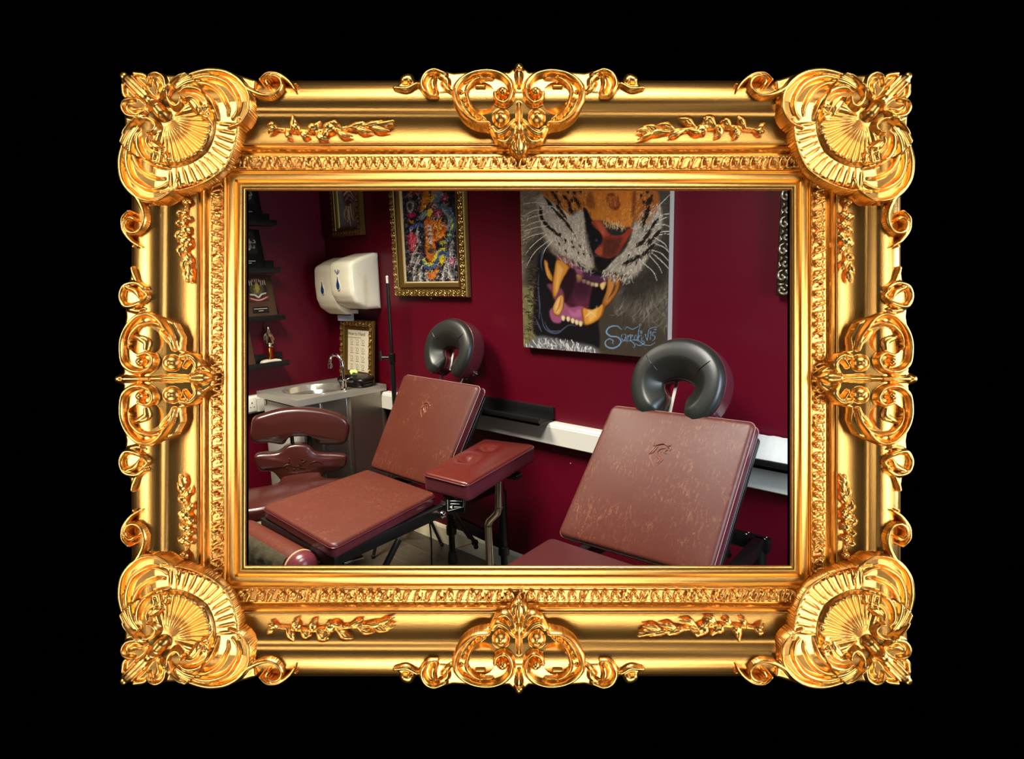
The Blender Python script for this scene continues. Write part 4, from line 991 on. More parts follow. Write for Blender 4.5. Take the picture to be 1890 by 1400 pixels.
# ------------------------------------------------------------------ picture ledges and what stands on them
def ledge_x(label, x0, x1, z, dep=.12, back=.067):
    t = thing('wall_ledge', label, 'shelf', ((x0+x1)/2, 0, z), None)
    obj('ledge_floor', bevbox(x0, x1, -dep, 0, z, z+.012, .001), BLKSHELF, t); obj('ledge_back', bevbox(x0, x1, -.012, 0, z, z+back, .001), BLKSHELF, t)
    obj('front_lip', bevbox(x0, x1, -dep, -dep+.010, z, z+.033, .001), BLKSHELF, t); return t
ledge_x('empty black picture ledge on the white trunking between the two tattoo chairs', 1.05, 1.908, .857)
ledge_x('black picture ledge behind the oxblood chair carrying white paper', 2.72, 3.55, .857, back=.05)
def paper():
    n, m_ = 44, 10; V, F = [], []; rs = random.Random(4)
    prof = [(-.012, .870), (-.014, .925), (-.018, .954), (-.034, .957), (-.055, .938), (-.085, .915), (-.1075, .892), (-.109, .884), (-.1085, .872), (-.06, .870)]
    for i in range(n+1):
        x = 2.735+.79*i/n
        for k, (y, z) in enumerate(prof):
            j = .004 if 1 < k < 7 else 0; ph = math.sin(i*1.7+k*2.1)*math.sin(i*.6-k)
            V.append((x, y-abs(j*ph)*.3 if k < 6 else y, z+j*ph*.6))
    for i in range(n):
        for k in range(m_): F.append((i*m_+k, i*m_+(k+1) % m_, (i+1)*m_+(k+1) % m_, (i+1)*m_+k))
    F += [tuple(range(m_)), tuple(n*m_+k for k in range(m_))]
    return V, F
tag(obj('paper_roll', paper(), mat('white_paper', (196, 200, 196), rough=.8, bump=(30, .5, .006)), angle=60), 'crumpled white couch paper lying on the black ledge behind the oxblood chair', 'paper')

shelf_names = ['topmost of the four black shelves on the left wall', 'second black shelf from the top on the left wall', 'third black shelf from the top, holding the crested plaque', 'lowest black shelf on the left wall, holding the trophy']
SZ = [1.867, 1.590, 1.306, 1.024]
def make_shelf():
    t = thing('wall_shelf', shelf_names[0], 'shelf', (0, -.75, 0), 'black shelves on the left wall')
    obj('shelf_floor', bevbox(0, .105, -1.12, -.372, 0, .012, .001), BLKSHELF, t); obj('shelf_back', bevbox(0, .012, -1.12, -.368, 0, .075, .001), BLKSHELF, t)
    obj('front_lip', bevbox(.095, .106, -1.12, -.372, 0, .032, .001), BLKSHELF, t); return t
sh0 = make_shelf()
def dup(root):
    r = root.copy(); COL.objects.link(r)
    for ch in list(root.children):
        c = ch.copy(); COL.objects.link(c); c.parent = r
    return r
for i in range(4):
    s = sh0 if i == 0 else dup(sh0)
    s.location.z = SZ[i]; s['label'] = shelf_names[i]

# award plaques leaning on the shelves
WOODP = mat('dark_walnut', (66, 44, 26), rough=.35, coat=.3, var=(9, .7, 1.2)); BLKPL = mat('black_plaque', (14, 12, 11), rough=.3); ETCH = paint_mat('etched_plate', .35, .5, .3)
def crest(kind):
    c = Canvas(100, 130, 1.6, (66, 44, 26) if kind == 'crest' else (40, 38, 34))
    if kind == 'crest':
        c.poly([(14, 40), (50, 34), (88, 42), (90, 82), (50, 112), (10, 84)], (24, 22, 40)); c.poly([(20, 46), (50, 40), (80, 46), (82, 80), (50, 102), (18, 80)], (70, 62, 36))
        for k in range(60): c.dot(30+40*rng.random(), 46+48*rng.random(), 2.2, [(150, 130, 70), (96, 84, 40), (190, 176, 120)][k % 3], .8)
        c.poly([(46, 30), (56, 30), (62, 60), (52, 84), (40, 64)], (150, 132, 66), 2)
        c.poly([(4, 8), (50, 14), (96, 8), (94, 34), (84, 26), (50, 28), (16, 26), (6, 34)], (112, 28, 34), 2)
        for x in (8, 18, 28, 72, 82, 92): c.stroke([(x, 20), (x, 44)], (3, 1.4), (206, 196, 182))
        for i, x in enumerate((34, 44, 54, 64)): c.stroke([(x, 12), (x+1, 26)], (2.2, 2.2), (214, 190, 176))
        c.stroke([(14, 92), (34, 96), (50, 108), (66, 94), (88, 88)], (4, 5, 5, 4), (196, 190, 178)); c.stroke([(10, 112), (50, 124), (94, 108)], (5, 6, 5), (170, 66, 66)); c.stroke([(14, 113), (50, 124), (90, 110)], (1.6, 2, 1.6), (214, 196, 182))
    else:
        for k in range(34):
            a = rng.uniform(0, 6.28); r_ = rng.uniform(8, 46); x, y = 50+r_*math.cos(a), 64+r_*1.2*math.sin(a)
            c.stroke([(x, y), (x+14*math.cos(a+1.2), y+14*math.sin(a+1.2)), (x+20*math.cos(a+2.4), y+20*math.sin(a+2.4))], (2.6, 3.2, .8), [(196, 194, 184), (150, 148, 138), (110, 108, 100)][k % 3], .85)
    return c
def plaque(label, si, y1, w, h, body, kind, plate):
    zs = SZ[si]+.0125; t = thing('award_plaque', label, 'plaque', (.05, y1-w/2, zs), 'award plaques on the left wall shelves')
    lean = .20; yc = y1-w/2
    f = lambda a, b, c: (.088-(b)*math.sin(lean)+c*math.cos(lean), yc+a, zs+.003+b*math.cos(lean)+c*math.sin(lean))
    obj('board', pad(rrect(w, h, .006, 3, 3), .016, .004, 0, lambda a, b, c: f(a, b+h/2, c), rings=3), body, t)
    cv = crest(kind); pw, ph = w*.62, h*.56
    painted_plane('crest' if kind == 'crest' else 'etched_figure', -pw/2, pw/2, h*.40, h*.40+ph, 46, 60, lambda a, b, c: f(a, b, c+.0035), lambda U, V_: cv.sample((U+pw/2)/pw*99, (1-(V_-h*.40)/ph)*129), ETCH, t, .003)
    if plate:
        np_ = obj('name_plate', prism(rrect(w*.48, h*.13, .003, 2, 2), -.003, 0, lambda a, b, c: f(a, b+h*.2, c+.003)), BLKPL, t)
        obj('engraved_line', cat_(*[tube([f(-w*q, h*(.225-.05*k), .0035), f(w*q, h*(.225-.05*k), .0035)], .0022, 5) for k, q in enumerate((.2, .07))]), mat('engraving_pale', (190, 184, 170), rough=.5), np_)
    return t
plaque('dark plaque with etched silver plate on the topmost shelf', 0, -.442, .21, .27, BLKPL, 'etch', True)
plaque('black plaque with etched silver plate on the second shelf', 1, -.455, .20, .245, BLKPL, 'etch', True)
plaque('brown wooden plaque with a colourful crest on the third shelf', 2, -.408, .205, .262, WOODP, 'crest', True)
plaque('brown wooden plaque beside the trophy on the lowest shelf', 3, -.575, .20, .25, WOODP, 'crest', True)

def trophy():
    x, y, z = .062, -.468, SZ[3]+.0125
    t = thing('trophy', 'small trophy with silver figure and red column on the lowest shelf', 'trophy', (x, y, z))
    arch = crom([(-.062, 0), (-.058, .022), (-.04, .03), (0, .033), (.04, .03), (.058, .022), (.062, 0), (.05, 0), (.042, .014), (0, .017), (-.042, .014), (-.05, 0)], 4, True)
    obj('trophy_base', prism([tuple(p) for p in arch], -.045, 0, lambda a, b, c: (x+.022+c, y+a, z+b)), mat('white_marble', (224, 216, 196), rough=.25), t)
    obj('plaque_strip', bevbox(x+.0225, x+.0255, y-.03, y+.03, z+.004, z+.014, .001), mat('dark_bronze', (58, 28, 16), rough=.35), t)
    obj('column', cyl((x, y, z+.032), (x, y, z+.108), .019, 24), mat('red_foil', (150, 14, 18), rough=.18, metal=.7), t); obj('column_strip', bevbox(x+.004, x+.021, y-.016, y-.004, z+.033, z+.107, .002), mat('gold_foil', (220, 170, 60), rough=.2, metal=1), t)
    g = [cyl((x, y, z+.108), (x, y, z+.113), .022, 20), cyl((x, y, z+.113), (x, y, z+.128), .012, 16, r2=.017), cyl((x, y, z+.128), (x, y, z+.134), .027, 20, r2=.031),
         tube(crom([(x, y-.02, z+.134), (x, y-.014, z+.165), (x, y-.004, z+.20), (x, y-.002, z+.232)], 5), [.009]*8+[.012]*4+[.005]*4, 8) , tube(crom([(x, y+.022, z+.134), (x, y+.012, z+.165), (x, y+.004, z+.195), (x, y, z+.222)], 5), [.009]*8+[.010]*5+[.007]*3, 8),
         ball((x, y-.001, z+.224), .010, 8), tube(crom([(x, y-.004, z+.20), (x, y-.03, z+.18), (x, y-.034, z+.155)], 5), .005, 8), tube(crom([(x, y+.004, z+.20), (x, y+.02, z+.176), (x, y+.03, z+.15)], 5), .005, 8), tube([(x, y-.004, z+.228), (x, y+.0, z+.262)], [.006, .0015], 8)]
    obj('trophy_figure', cat_(*g), mat('silver_plate', (226, 220, 200), rough=.16, metal=1), t)
    return t
trophy()

# twin socket on the left trunking
so = thing('wall_socket', 'white twin power socket on the left wall trunking', 'socket', (.05, -.66, .79))
obj('face_plate', bevbox(.0502, .061, -.715, -.583, .764, .850, .004), mat('socket_white', (228, 224, 206), rough=.3), so)
for yc in (-.612, -.683):
    obj('pin_slot', cat_(bevbox(.0605, .0616, yc-.003, yc+.003, .812, .823, .0005), bevbox(.0605, .0616, yc-.014, yc-.007, .790, .795, .0005), bevbox(.0605, .0616, yc+.007, yc+.014, .790, .795, .0005)), BLKP, so)
obj('switch', cat_(*[bevbox(.0605, .0632, yc-.006, yc+.006, .829, .843, .001) for yc in (-.638, -.658)]), WHITE, so)
tag(obj('wall_screw', ball((2.0, -.001, .665), .0028, 6), SEAM), 'tiny pale screw head in the red wall beside the oxblood chair', 'screw')
# ================================================================== pictures on the back wall
PAINT = paint_mat('oil_paint', .38, .45)
# ---- tiger canvas: painted in its own drawing units, 1358 wide
def wall_to_draw():
    """homography from canvas metres (x, z) to the drawing units of the picture"""
    src = [(1.754, 1.935), (2.512, 1.850), (1.754, 1.205), (2.400, 1.205)]
    dst = [(41, 40), (1228, 48), (75, 1276), (1000, 1351)]
    A = []; b = []
    for (x, y), (u, v) in zip(src, dst):
        A.append([x, y, 1, 0, 0, 0, -u*x, -u*y]); b.append(u); A.append([0, 0, 0, x, y, 1, -v*x, -v*y]); b.append(v)
    h = np.linalg.solve(np.array(A), np.array(b)); return np.append(h, 1).reshape(3, 3)
HT = wall_to_draw()
def paint_tiger():
    c = Canvas(1358, 1460, .62, (62, 54, 44)); F_ = c.fur; P_ = c.poly; S_ = c.stroke
    # soft surroundings
    P_([(0, 0), (330, 0), (220, 300), (200, 560), (120, 700), (0, 720)], (120, 110, 90), 40); P_([(0, 860), (150, 820), (190, 1100), (170, 1300), (0, 1330)], (112, 106, 70), 26)
    P_([(780, 700), (1300, 640), (1300, 1100), (1000, 1060), (800, 960)], (84, 78, 68), 60); P_([(1150, 40), (1300, 40), (1300, 560), (1150, 420)], (66, 60, 52), 30)
    F_([(0, 0), (330, 0), (200, 560), (0, 700)], lambda x, y: 150, 130, 80, 3.5, [(160, 150, 126), (96, 88, 70), (190, 180, 156), (70, 62, 50)], .4, .5)
    F_([(0, 860), (190, 830), (180, 1280), (0, 1320)], lambda x, y: 250, 90, 60, 3.5, [(150, 140, 96), (80, 74, 48), (40, 36, 28)], .5, .5)
    F_([(820, 760), (1260, 640), (1260, 1120), (780, 1000)], lambda x, y: 105, 260, 90, 6, [(112, 104, 90), (92, 84, 72), (50, 44, 38), (130, 122, 108)], .4, .2)
    F_([(1100, 100), (1290, 100), (1290, 640), (1000, 640)], lambda x, y: 50, 110, 80, 4, [(86, 78, 68), (46, 40, 36), (100, 92, 80)], .5, .25)
    F_([(700, 1080), (1250, 1080), (1250, 1400), (640, 1400)], lambda x, y: 90, 60, 90, 8, [(78, 68, 56), (54, 48, 40)], .5, .2)
    P_([(840, 720), (1000, 690), (1160, 440), (1250, 520), (1210, 760), (1010, 900), (850, 900)], (34, 30, 26), 60, .75); P_([(100, 470), (230, 420), (330, 570), (210, 620), (150, 760), (90, 700)], (34, 30, 26), 40, .75)
    # white muzzle halves
    P_([(185, 110), (270, 90), (440, 240), (545, 190), (565, 400), (630, 590), (600, 665), (480, 612), (330, 572), (225, 430), (188, 250)], (172, 160, 142), 14)
    P_([(985, 215), (1110, 130), (1160, 200), (1165, 330), (1140, 440), (1060, 570), (940, 740), (815, 695), (680, 690), (760, 610), (880, 480), (925, 350)], (158, 150, 132), 14)
    # orange cheeks and bridge of the nose
    P_([(220, 20), (590, 20), (560, 200), (470, 200), (430, 250), (330, 170), (235, 100)], (164, 96, 38), 12); P_([(950, 20), (1110, 20), (1145, 160), (1090, 250), (1020, 320), (960, 300), (935, 200)], (156, 88, 34), 12)
    P_([(555, 20), (975, 20), (950, 200), (925, 320), (860, 345), (770, 325), (700, 290), (610, 285), (560, 190)], (194, 116, 42), 10)
    P_([(600, 20), (940, 20), (915, 140), (640, 140)], (206, 112, 36), 22, .8)
    P_([(735, 80), (790, 74), (830, 130), (826, 190), (790, 208), (745, 180), (722, 130)], (120, 50, 26), 8); P_([(755, 100), (795, 96), (815, 150), (790, 185), (755, 160)], (150, 74, 40), 10)
    F_([(225, 20), (590, 20), (560, 200), (430, 250), (235, 110)], lambda x, y: 60, 150, 46, 3.2, [(196, 126, 60), (130, 70, 28), (212, 150, 84)], .4, .55)
    F_([(950, 20), (1110, 20), (1140, 160), (1020, 320), (935, 220)], lambda x, y: 125, 100, 44, 3.2, [(190, 120, 54), (120, 62, 24), (206, 146, 80)], .4, .55)
    F_([(555, 20), (975, 20), (925, 320), (700, 290), (560, 190)], lambda x, y: 90, 300, 40, 2.2, [(222, 150, 66), (168, 92, 30), (204, 126, 48)], .3, .5)
    P_([(560, 150), (600, 60), (640, 180), (600, 200)], (110, 56, 24), 12, .7); P_([(930, 80), (960, 60), (950, 220), (925, 250)], (104, 50, 22), 10, .8)
    # fur on the muzzle
    F_([(190, 120), (440, 230), (545, 190), (620, 590), (480, 610), (330, 570), (200, 360)], lambda x, y: 60+(x-200)*.06, 700, 40, 2.2, [(206, 196, 180), (150, 138, 120), (188, 172, 160), (120, 108, 96), (224, 214, 200)], .35, .6)
    F_([(990, 215), (1150, 140), (1160, 400), (1060, 560), (940, 730), (700, 690), (880, 480)], lambda x, y: 125-(x-800)*.05, 700, 40, 2.2, [(196, 188, 170), (140, 130, 114), (176, 164, 146), (110, 100, 88), (216, 208, 192)], .35, .6)
    for k, P in enumerate(([(195, 180), (225, 290), (300, 370), (360, 420)], [(240, 110), (320, 215), (400, 300), (460, 385)], [(200, 250), (250, 330), (330, 385)], [(330, 170), (390, 250), (410, 270)], [(380, 90), (430, 150), (440, 220)], [(470, 110), (500, 160)],
                    [(1065, 170), (1040, 250), (1005, 340)], [(1135, 270), (1075, 350), (1040, 420), (960, 500)], [(1150, 360), (1110, 410), (1050, 470)], [(1110, 470), (1010, 555), (930, 600)], [(990, 560), (900, 610), (860, 625)], [(1085, 110), (1050, 160)], [(290, 60), (330, 110), (345, 150)])):
        S_(P, (5, 16, 7, 15, 9, 14, 4), (28, 21, 15), .8)
        F_([(p[0]-14, p[1]-14) for p in P]+[(p[0]+14, p[1]+14) for p in P[::-1]], lambda x, y: 60 if x < 700 else 125, 34, 36, 3.2, [(24, 18, 14), (40, 30, 20)], .3, .7)
    for x, y, r in ((355, 400, 14), (400, 445, 12), (462, 500, 12), (402, 525, 10), (515, 488, 13), (545, 552, 9), (450, 455, 9), (500, 540, 8), (350, 470, 8), (595, 560, 8), (420, 60, 16), (470, 70, 14), (520, 60, 13), (450, 130, 15), (380, 40, 16), (330, 60, 14), (1000, 90, 14), (1050, 60, 16), (1085, 90, 12), (1020, 140, 14), (965, 470, 10), (1000, 465, 9), (900, 560, 8), (960, 620, 8), (880, 640, 7)):
        c.dot(x, y, r, (30, 22, 16), .85); S_([(x, y), (x+8 if x < 700 else x-8, y+22)], (r*.7, 2), (30, 22, 16), .8)
    for P in ([(190, 300), (250, 470), (390, 588), (560, 660)], [(1170, 330), (1070, 590), (950, 735), (720, 690)], [(560, 400), (600, 540), (625, 640)]): S_(P, (18, 30, 30, 16), (48, 40, 32), .16, 1)
    # nose
    P_([(542, 200), (570, 205), (610, 290), (690, 380), (700, 460), (650, 500), (630, 580), (590, 470), (560, 330)], (20, 18, 22), 8)
    P_([(705, 310), (770, 325), (860, 345), (905, 350), (850, 405), (755, 405)], (38, 37, 40), 8)
    P_([(604, 305), (640, 288), (690, 300), (722, 362), (765, 402), (842, 402), (900, 352), (928, 350), (925, 380), (870, 475), (800, 565), (745, 592), (650, 555), (632, 525), (690, 462), (682, 395), (640, 350)], (146, 56, 36), 6, 1)
    P_([(700, 440), (780, 425), (850, 440), (800, 555), (745, 585), (690, 560)], (66, 32, 24), 22, .75); P_([(640, 300), (690, 315), (720, 390), (690, 400)], (186, 92, 66), 12, .7); P_([(640, 530), (690, 490), (690, 550), (665, 560)], (170, 76, 50), 8, .7)
    P_([(860, 480), (926, 385), (880, 500), (810, 570)], (34, 22, 20), 8, .8); c.dot(645, 445, 12, (70, 84, 110), .7)
    P_([(630, 575), (740, 590), (800, 566), (760, 620), (690, 690), (650, 672)], (16, 13, 14), 8)
    F_([(700, 280), (870, 300), (860, 350), (720, 330)], lambda x, y: 85, 50, 34, 3, [(214, 190, 150), (190, 150, 90)], .3, .7)
    c.texture(1500, 26, 3, .2, 40, 40, 1240, 720, .35)
    # open mouth
    P_([(205, 545), (335, 575), (480, 622), (600, 672), (730, 715), (745, 830), (700, 960), (660, 1080), (668, 1200), (640, 1290), (400, 1270), (170, 1190), (150, 1000), (165, 720)], (15, 13, 17), 10)
    for P in ([(240, 470), (215, 560), (210, 640), (220, 680)], [(190, 700), (188, 830), (200, 960), (195, 1060)], [(205, 1000), (240, 1130), (330, 1170), (420, 1110), (480, 1110)], [(235, 1080), (280, 1150), (370, 1150)], [(170, 1060), (215, 1160)]):
        S_(P, (2, 6, 7, 3), (66, 72, 98), .75)
    P_([(470, 680), (560, 730), (622, 790), (612, 890), (575, 960), (490, 990), (405, 965), (372, 880), (380, 780), (430, 690)], (62, 22, 40), 14); P_([(470, 760), (600, 800), (608, 890), (570, 950), (490, 960), (450, 880)], (96, 38, 62), 20, .9); P_([(390, 930), (480, 985), (580, 955), (560, 985), (480, 1000), (410, 985)], (124, 44, 50), 10, .9)
    P_([(385, 690), (460, 680), (470, 800), (430, 900), (372, 930)], (30, 10, 16), 12, .8); P_([(622, 800), (715, 830), (690, 940), (640, 985), (590, 960)], (12, 10, 14), 8)
    P_([(330, 572), (400, 580), (485, 640), (500, 670), (440, 662), (345, 605)], (126, 60, 88), 8); P_([(475, 668), (520, 672), (556, 692), (545, 735), (515, 735), (490, 705)], (150, 84, 118), 6); P_([(540, 690), (640, 720), (735, 728), (700, 775), (640, 790), (560, 760)], (70, 36, 60), 10); P_([(690, 735), (730, 735), (712, 770)], (120, 60, 96), 6)
    P_([(255, 795), (300, 790), (375, 830), (385, 900), (330, 930), (290, 850)], (116, 58, 88), 10); P_([(275, 1010), (300, 970), (385, 930), (430, 970), (545, 965), (545, 1090), (470, 1060), (390, 1040), (360, 1090), (300, 1080)], (148, 78, 112), 8); P_([(430, 990), (470, 1010), (500, 985), (530, 990), (520, 1040), (450, 1040)], (176, 106, 142), 8, .8)
    # teeth
    def tooth(P, col, hi, lo):
        P_(P, lo, 4); cx, cy = np.mean(P, axis=0); P_([(cx+(x-cx)*.84-2, cy+(y-cy)*.9-1) for x, y in P], col, 6); P_([(cx+(x-cx)*.4-6, cy+(y-cy)*.7-2) for x, y in P], hi, 9, .75)
    tooth([(232, 600), (258, 612), (268, 660), (302, 735), (298, 772), (262, 735), (240, 670)], (188, 126, 46), (220, 166, 84), (110, 60, 20))
    tooth([(338, 588), (434, 640), (425, 680), (375, 765), (330, 885), (304, 892), (298, 800), (312, 690)], (200, 132, 48), (228, 178, 98), (124, 70, 22))
    tooth([(488, 712), (528, 722), (532, 765), (498, 780), (488, 750)], (206, 158, 88), (230, 200, 140), (120, 76, 36))
    for x, y in ((548, 768), (582, 779), (614, 791), (645, 796)): tooth([(x-16, y-12), (x, y-16), (x+15, y-10), (x+14, y+10), (x, y+15), (x-15, y+10)], (200, 178, 128), (226, 208, 166), (110, 80, 50))
    tooth([(668, 790), (722, 768), (715, 805), (690, 836)], (206, 166, 100), (230, 204, 150), (112, 72, 34))
    tooth([(742, 712), (832, 728), (825, 830), (765, 920), (702, 975), (684, 940), (722, 830)], (160, 98, 40), (190, 128, 66), (84, 44, 16)); S_([(800, 740), (780, 830), (730, 910)], (8, 12, 3), (98, 56, 26), .6)
    tooth([(374, 868), (392, 900), (382, 985), (348, 1036), (305, 1015), (304, 960), (336, 900)], (202, 152, 82), (226, 190, 120), (120, 70, 30)); S_([(365, 890), (352, 960), (330, 1000)], (4, 10, 5), (190, 120, 44), .7)
    tooth([(528, 975), (600, 988), (662, 968), (700, 938), (710, 965), (684, 1040), (625, 1088), (552, 1108), (532, 1050)], (206, 142, 54), (232, 182, 96), (130, 78, 24)); S_([(560, 1040), (600, 1010), (640, 1040)], (6, 10, 4), (226, 190, 120), .7)
    for x, y in ((386, 1054), (425, 1060), (460, 1074), (492, 1086), (522, 1096)): tooth([(x-17, y-14), (x, y-22), (x+16, y-10), (x+12, y+12), (x, y+22), (x-13, y+10)], (212, 190, 146), (234, 218, 184), (120, 84, 60))
    # chin and lip fur
    P_([(120, 1240), (200, 1190), (330, 1210), (480, 1240), (640, 1280), (640, 1400), (80, 1330)], (96, 98, 100), 14)
    F_([(100, 1235), (200, 1190), (420, 1210), (640, 1285), (630, 1400), (80, 1300)], lambda x, y: 70+(x-100)*.04, 230, 70, 4, [(196, 198, 196), (150, 154, 160), (220, 220, 214), (96, 100, 108)], .35, .65)
    F_([(330, 560), (600, 655), (600, 700), (480, 640), (330, 590)], lambda x, y: 60, 60, 34, 3, [(190, 178, 160), (150, 138, 120)], .3, .6); F_([(690, 670), (940, 720), (900, 760), (700, 720)], lambda x, y: 110, 110, 50, 3, [(200, 190, 172), (166, 156, 138), (90, 82, 72)], .3, .65)
    F_([(120, 560), (210, 560), (180, 1160), (110, 1160)], lambda x, y: 190, 110, 46, 4, [(24, 20, 18), (40, 34, 28), (70, 62, 46)], .4, .6)
    # whiskers
    for P in ([(240, 200), (150, 215), (60, 260)], [(245, 240), (150, 262), (58, 300)], [(240, 290), (150, 310), (62, 350)], [(260, 330), (160, 350), (70, 380)], [(230, 390), (140, 410), (60, 450)], [(250, 400), (150, 480), (84, 560)], [(280, 440), (160, 540), (90, 660)], [(300, 450), (240, 520), (216, 600)], [(240, 160), (150, 150), (60, 165)], [(330, 210), (290, 180), (215, 190)],
              [(1120, 190), (1190, 120), (1250, 60)], [(1140, 250), (1200, 236), (1250, 236)], [(1140, 290), (1200, 262), (1250, 262)], [(1110, 320), (1190, 322), (1246, 348)], [(1150, 380), (1200, 372), (1246, 376)], [(1140, 400), (1200, 392), (1246, 402)], [(1100, 420), (1180, 470), (1210, 520)], [(1080, 520), (1160, 550), (1240, 640)], [(1080, 540), (1150, 600), (1238, 690)], [(1110, 470), (1180, 500), (1236, 560)], [(1060, 560), (1130, 640), (1160, 700)], [(1010, 620), (1090, 690), (1120, 760)]):
        S_(P, (2.4, 2.6, 1.2), (226, 220, 206), .85)
    P_([(450, 700), (600, 780), (590, 880), (470, 900), (430, 800)], (34, 12, 24), 40, .6)
    # signature
    B_ = (112, 150, 182); D_ = (70, 100, 140)
    def sig(P, w): S_(P, [v*1.2 for v in w], D_, .7); S_(P, w, B_, .95)
    sig([(838, 1138), (800, 1112), (745, 1122), (720, 1160), (752, 1190), (806, 1198), (834, 1228), (818, 1262), (770, 1284), (722, 1270), (712, 1236), (742, 1212), (772, 1226), (768, 1248)], (3, 5, 6, 5, 5, 6, 4, 3))
    for P in ([(872, 1188), (848, 1184), (838, 1208), (856, 1224), (872, 1200), (872, 1190), (876, 1222)], [(886, 1222), (890, 1190), (894, 1200), (908, 1188), (910, 1220), (914, 1200), (926, 1190), (930, 1222)], [(952, 1190), (938, 1204), (946, 1222), (962, 1214), (960, 1196), (950, 1190)], [(992, 1090), (974, 1150), (968, 1222), (976, 1198), (992, 1190), (996, 1224)], [(1008, 1190), (1008, 1222)], [(1020, 1222), (1024, 1184), (1040, 1222), (1052, 1160), (1078, 1126), (1110, 1122), (1112, 1138), (1098, 1140)],
              [(866, 1140), (884, 1120), (920, 1136), (960, 1122), (986, 1096)], [(990, 1160), (988, 1180)], [(1000, 1158), (998, 1180)], [(1058, 1182), (1070, 1168), (1062, 1224)], [(1106, 1172), (1086, 1172), (1082, 1192), (1100, 1196), (1098, 1216), (1078, 1226)],
              [(820, 1250), (860, 1226), (910, 1228), (940, 1256), (938, 1280), (922, 1270)], [(880, 1232), (940, 1220), (990, 1236), (1010, 1254), (1060, 1262), (1112, 1232)], [(930, 1240), (980, 1262), (1020, 1240), (1000, 1228), (985, 1246)]):
        sig([(x, 1226+(y-1226)*1.22 if 1150 < y < 1228 and len(P) < 12 else y) for x, y in P], (1.4, 2.4, 2.3, 1.2))
    return c
tg = thing('tiger_picture', 'large unframed canvas of a snarling tiger with a blue signature on the red wall', 'painting', (2.13, -.02, 1.205))
tc_ = paint_tiger()
def tsample(U, V_):
    w = HT[2, 0]*U+HT[2, 1]*V_+1; return tc_.sample((HT[0, 0]*U+HT[0, 1]*V_+HT[0, 2])/w, (HT[1, 0]*U+HT[1, 1]*V_+HT[1, 2])/w, .92)
ZT = 2.19
painted_plane('painted_face', 1.754, 2.512, 1.205, ZT, 290, 380, lambda a, b, c: (a, -.037-c, b), tsample, PAINT, tg, .002)
obj('stretcher', box(1.7545, 2.5115, -.0348, -.0005, 1.2055, ZT-.0005), mat('canvas_edge', (176, 168, 158), rough=.7), tg, smooth=False)

# ---- ornate frames on the wall, made like the big one but smaller
GILT_OLD = mat('old_gilt', (128, 98, 46), rough=.36, metal=.72); GILT_HI = mat('glint_gilt', (206, 170, 96), rough=.3, metal=.75); SILVER_OLD = mat('old_silver_gilt', (150, 142, 120), rough=.3, metal=.75); DARKGROUND = mat('dark_bronze_ground', (60, 50, 34), rough=.4, metal=.8)  # brighter gilt paints glints on the carving, darker gilt the recess shade
def wall_frame(t, x0, x1, z0, z1, prof, m, f, W, relief=None, m2=None, dens=1):
    V, F = [], []
    for u, h in prof:
        for q in ((x0+u, z0+u), (x1-u, z0+u), (x1-u, z1-u), (x0+u, z1-u)): V.append(f(q[0], q[1], h))
    for i in range(len(prof)-1):
        for j in range(4): F.append((i*4+j, i*4+(j+1) % 4, (i+1)*4+(j+1) % 4, (i+1)*4+j))
    o = obj('moulding', (V, F), m, t, angle=35)
    if relief:
        u0, u1, hb, kind = relief; w = u1-u0
        def run(L, seed):
            rs = random.Random(seed); r = Relief(0, 0, L, w, .0015, lambda X, Y: 0*X); n = max(1, round(L/(w*1.05))); p = L/n
            for k in range(n):
                x = k*p; s = 1 if k % 2 else -1; yc = w/2; A = w*.36
                if kind == 'scroll':
                    r.stroke([(x+p*.95, yc+s*A*.2), (x+p*.75, yc+s*A), (x+p*.4, yc+s*A*1.05), (x+p*.2, yc+s*A*.3), (x+p*.38, yc-s*A*.25), (x+p*.55, yc+s*A*.2)], [w*.05, w*.1, w*.12, w*.11, w*.12, w*.13], w*.22)
                    r.stroke([(x+p*.1, yc-s*A*1.1), (x+p*.3, yc-s*A*.9), (x+p*.5, yc-s*A*1.05)], [w*.05, w*.12, w*.05], w*.19); r.stroke([(x+p*.65, yc-s*A*.95), (x+p*.85, yc-s*A*.5), (x+p*.95, yc-s*A*.8)], [w*.05, w*.11, w*.05], w*.19)
                else:
                    r.stroke([(x+p*.1, w*.9), (x+p*.35, w*.5), (x+p*.75, w*.15)], [w*.06, w*.17, w*.05], w*.22); r.stroke([(x+p*.55, w*.9), (x+p*.75, w*.6), (x+p*.95, w*.45)], [w*.05, w*.13, w*.05], w*.14); r.dot(x+p*.2, w*.25, w*.14, w*.15)
            return r
        for k, (L, mp) in enumerate(((x1-x0-2*u0, lambda a, b, c: f(x0+u0+a, z0+u0+b, hb+c)), (x1-x0-2*u0, lambda a, b, c: f(x0+u0+a, z1-u0-b, hb+c)), (z1-z0-2*u1, lambda a, b, c: f(x0+u0+b, z0+u1+a, hb+c)), (z1-z0-2*u1, lambda a, b, c: f(x1-u0-b, z0+u1+a, hb+c)))):
            obj('carved_band', run(L, k).mesh(mp), m2 or m, o, angle=70)
    return o
fw = lambda a, b, c: (a, -.003-c, b)

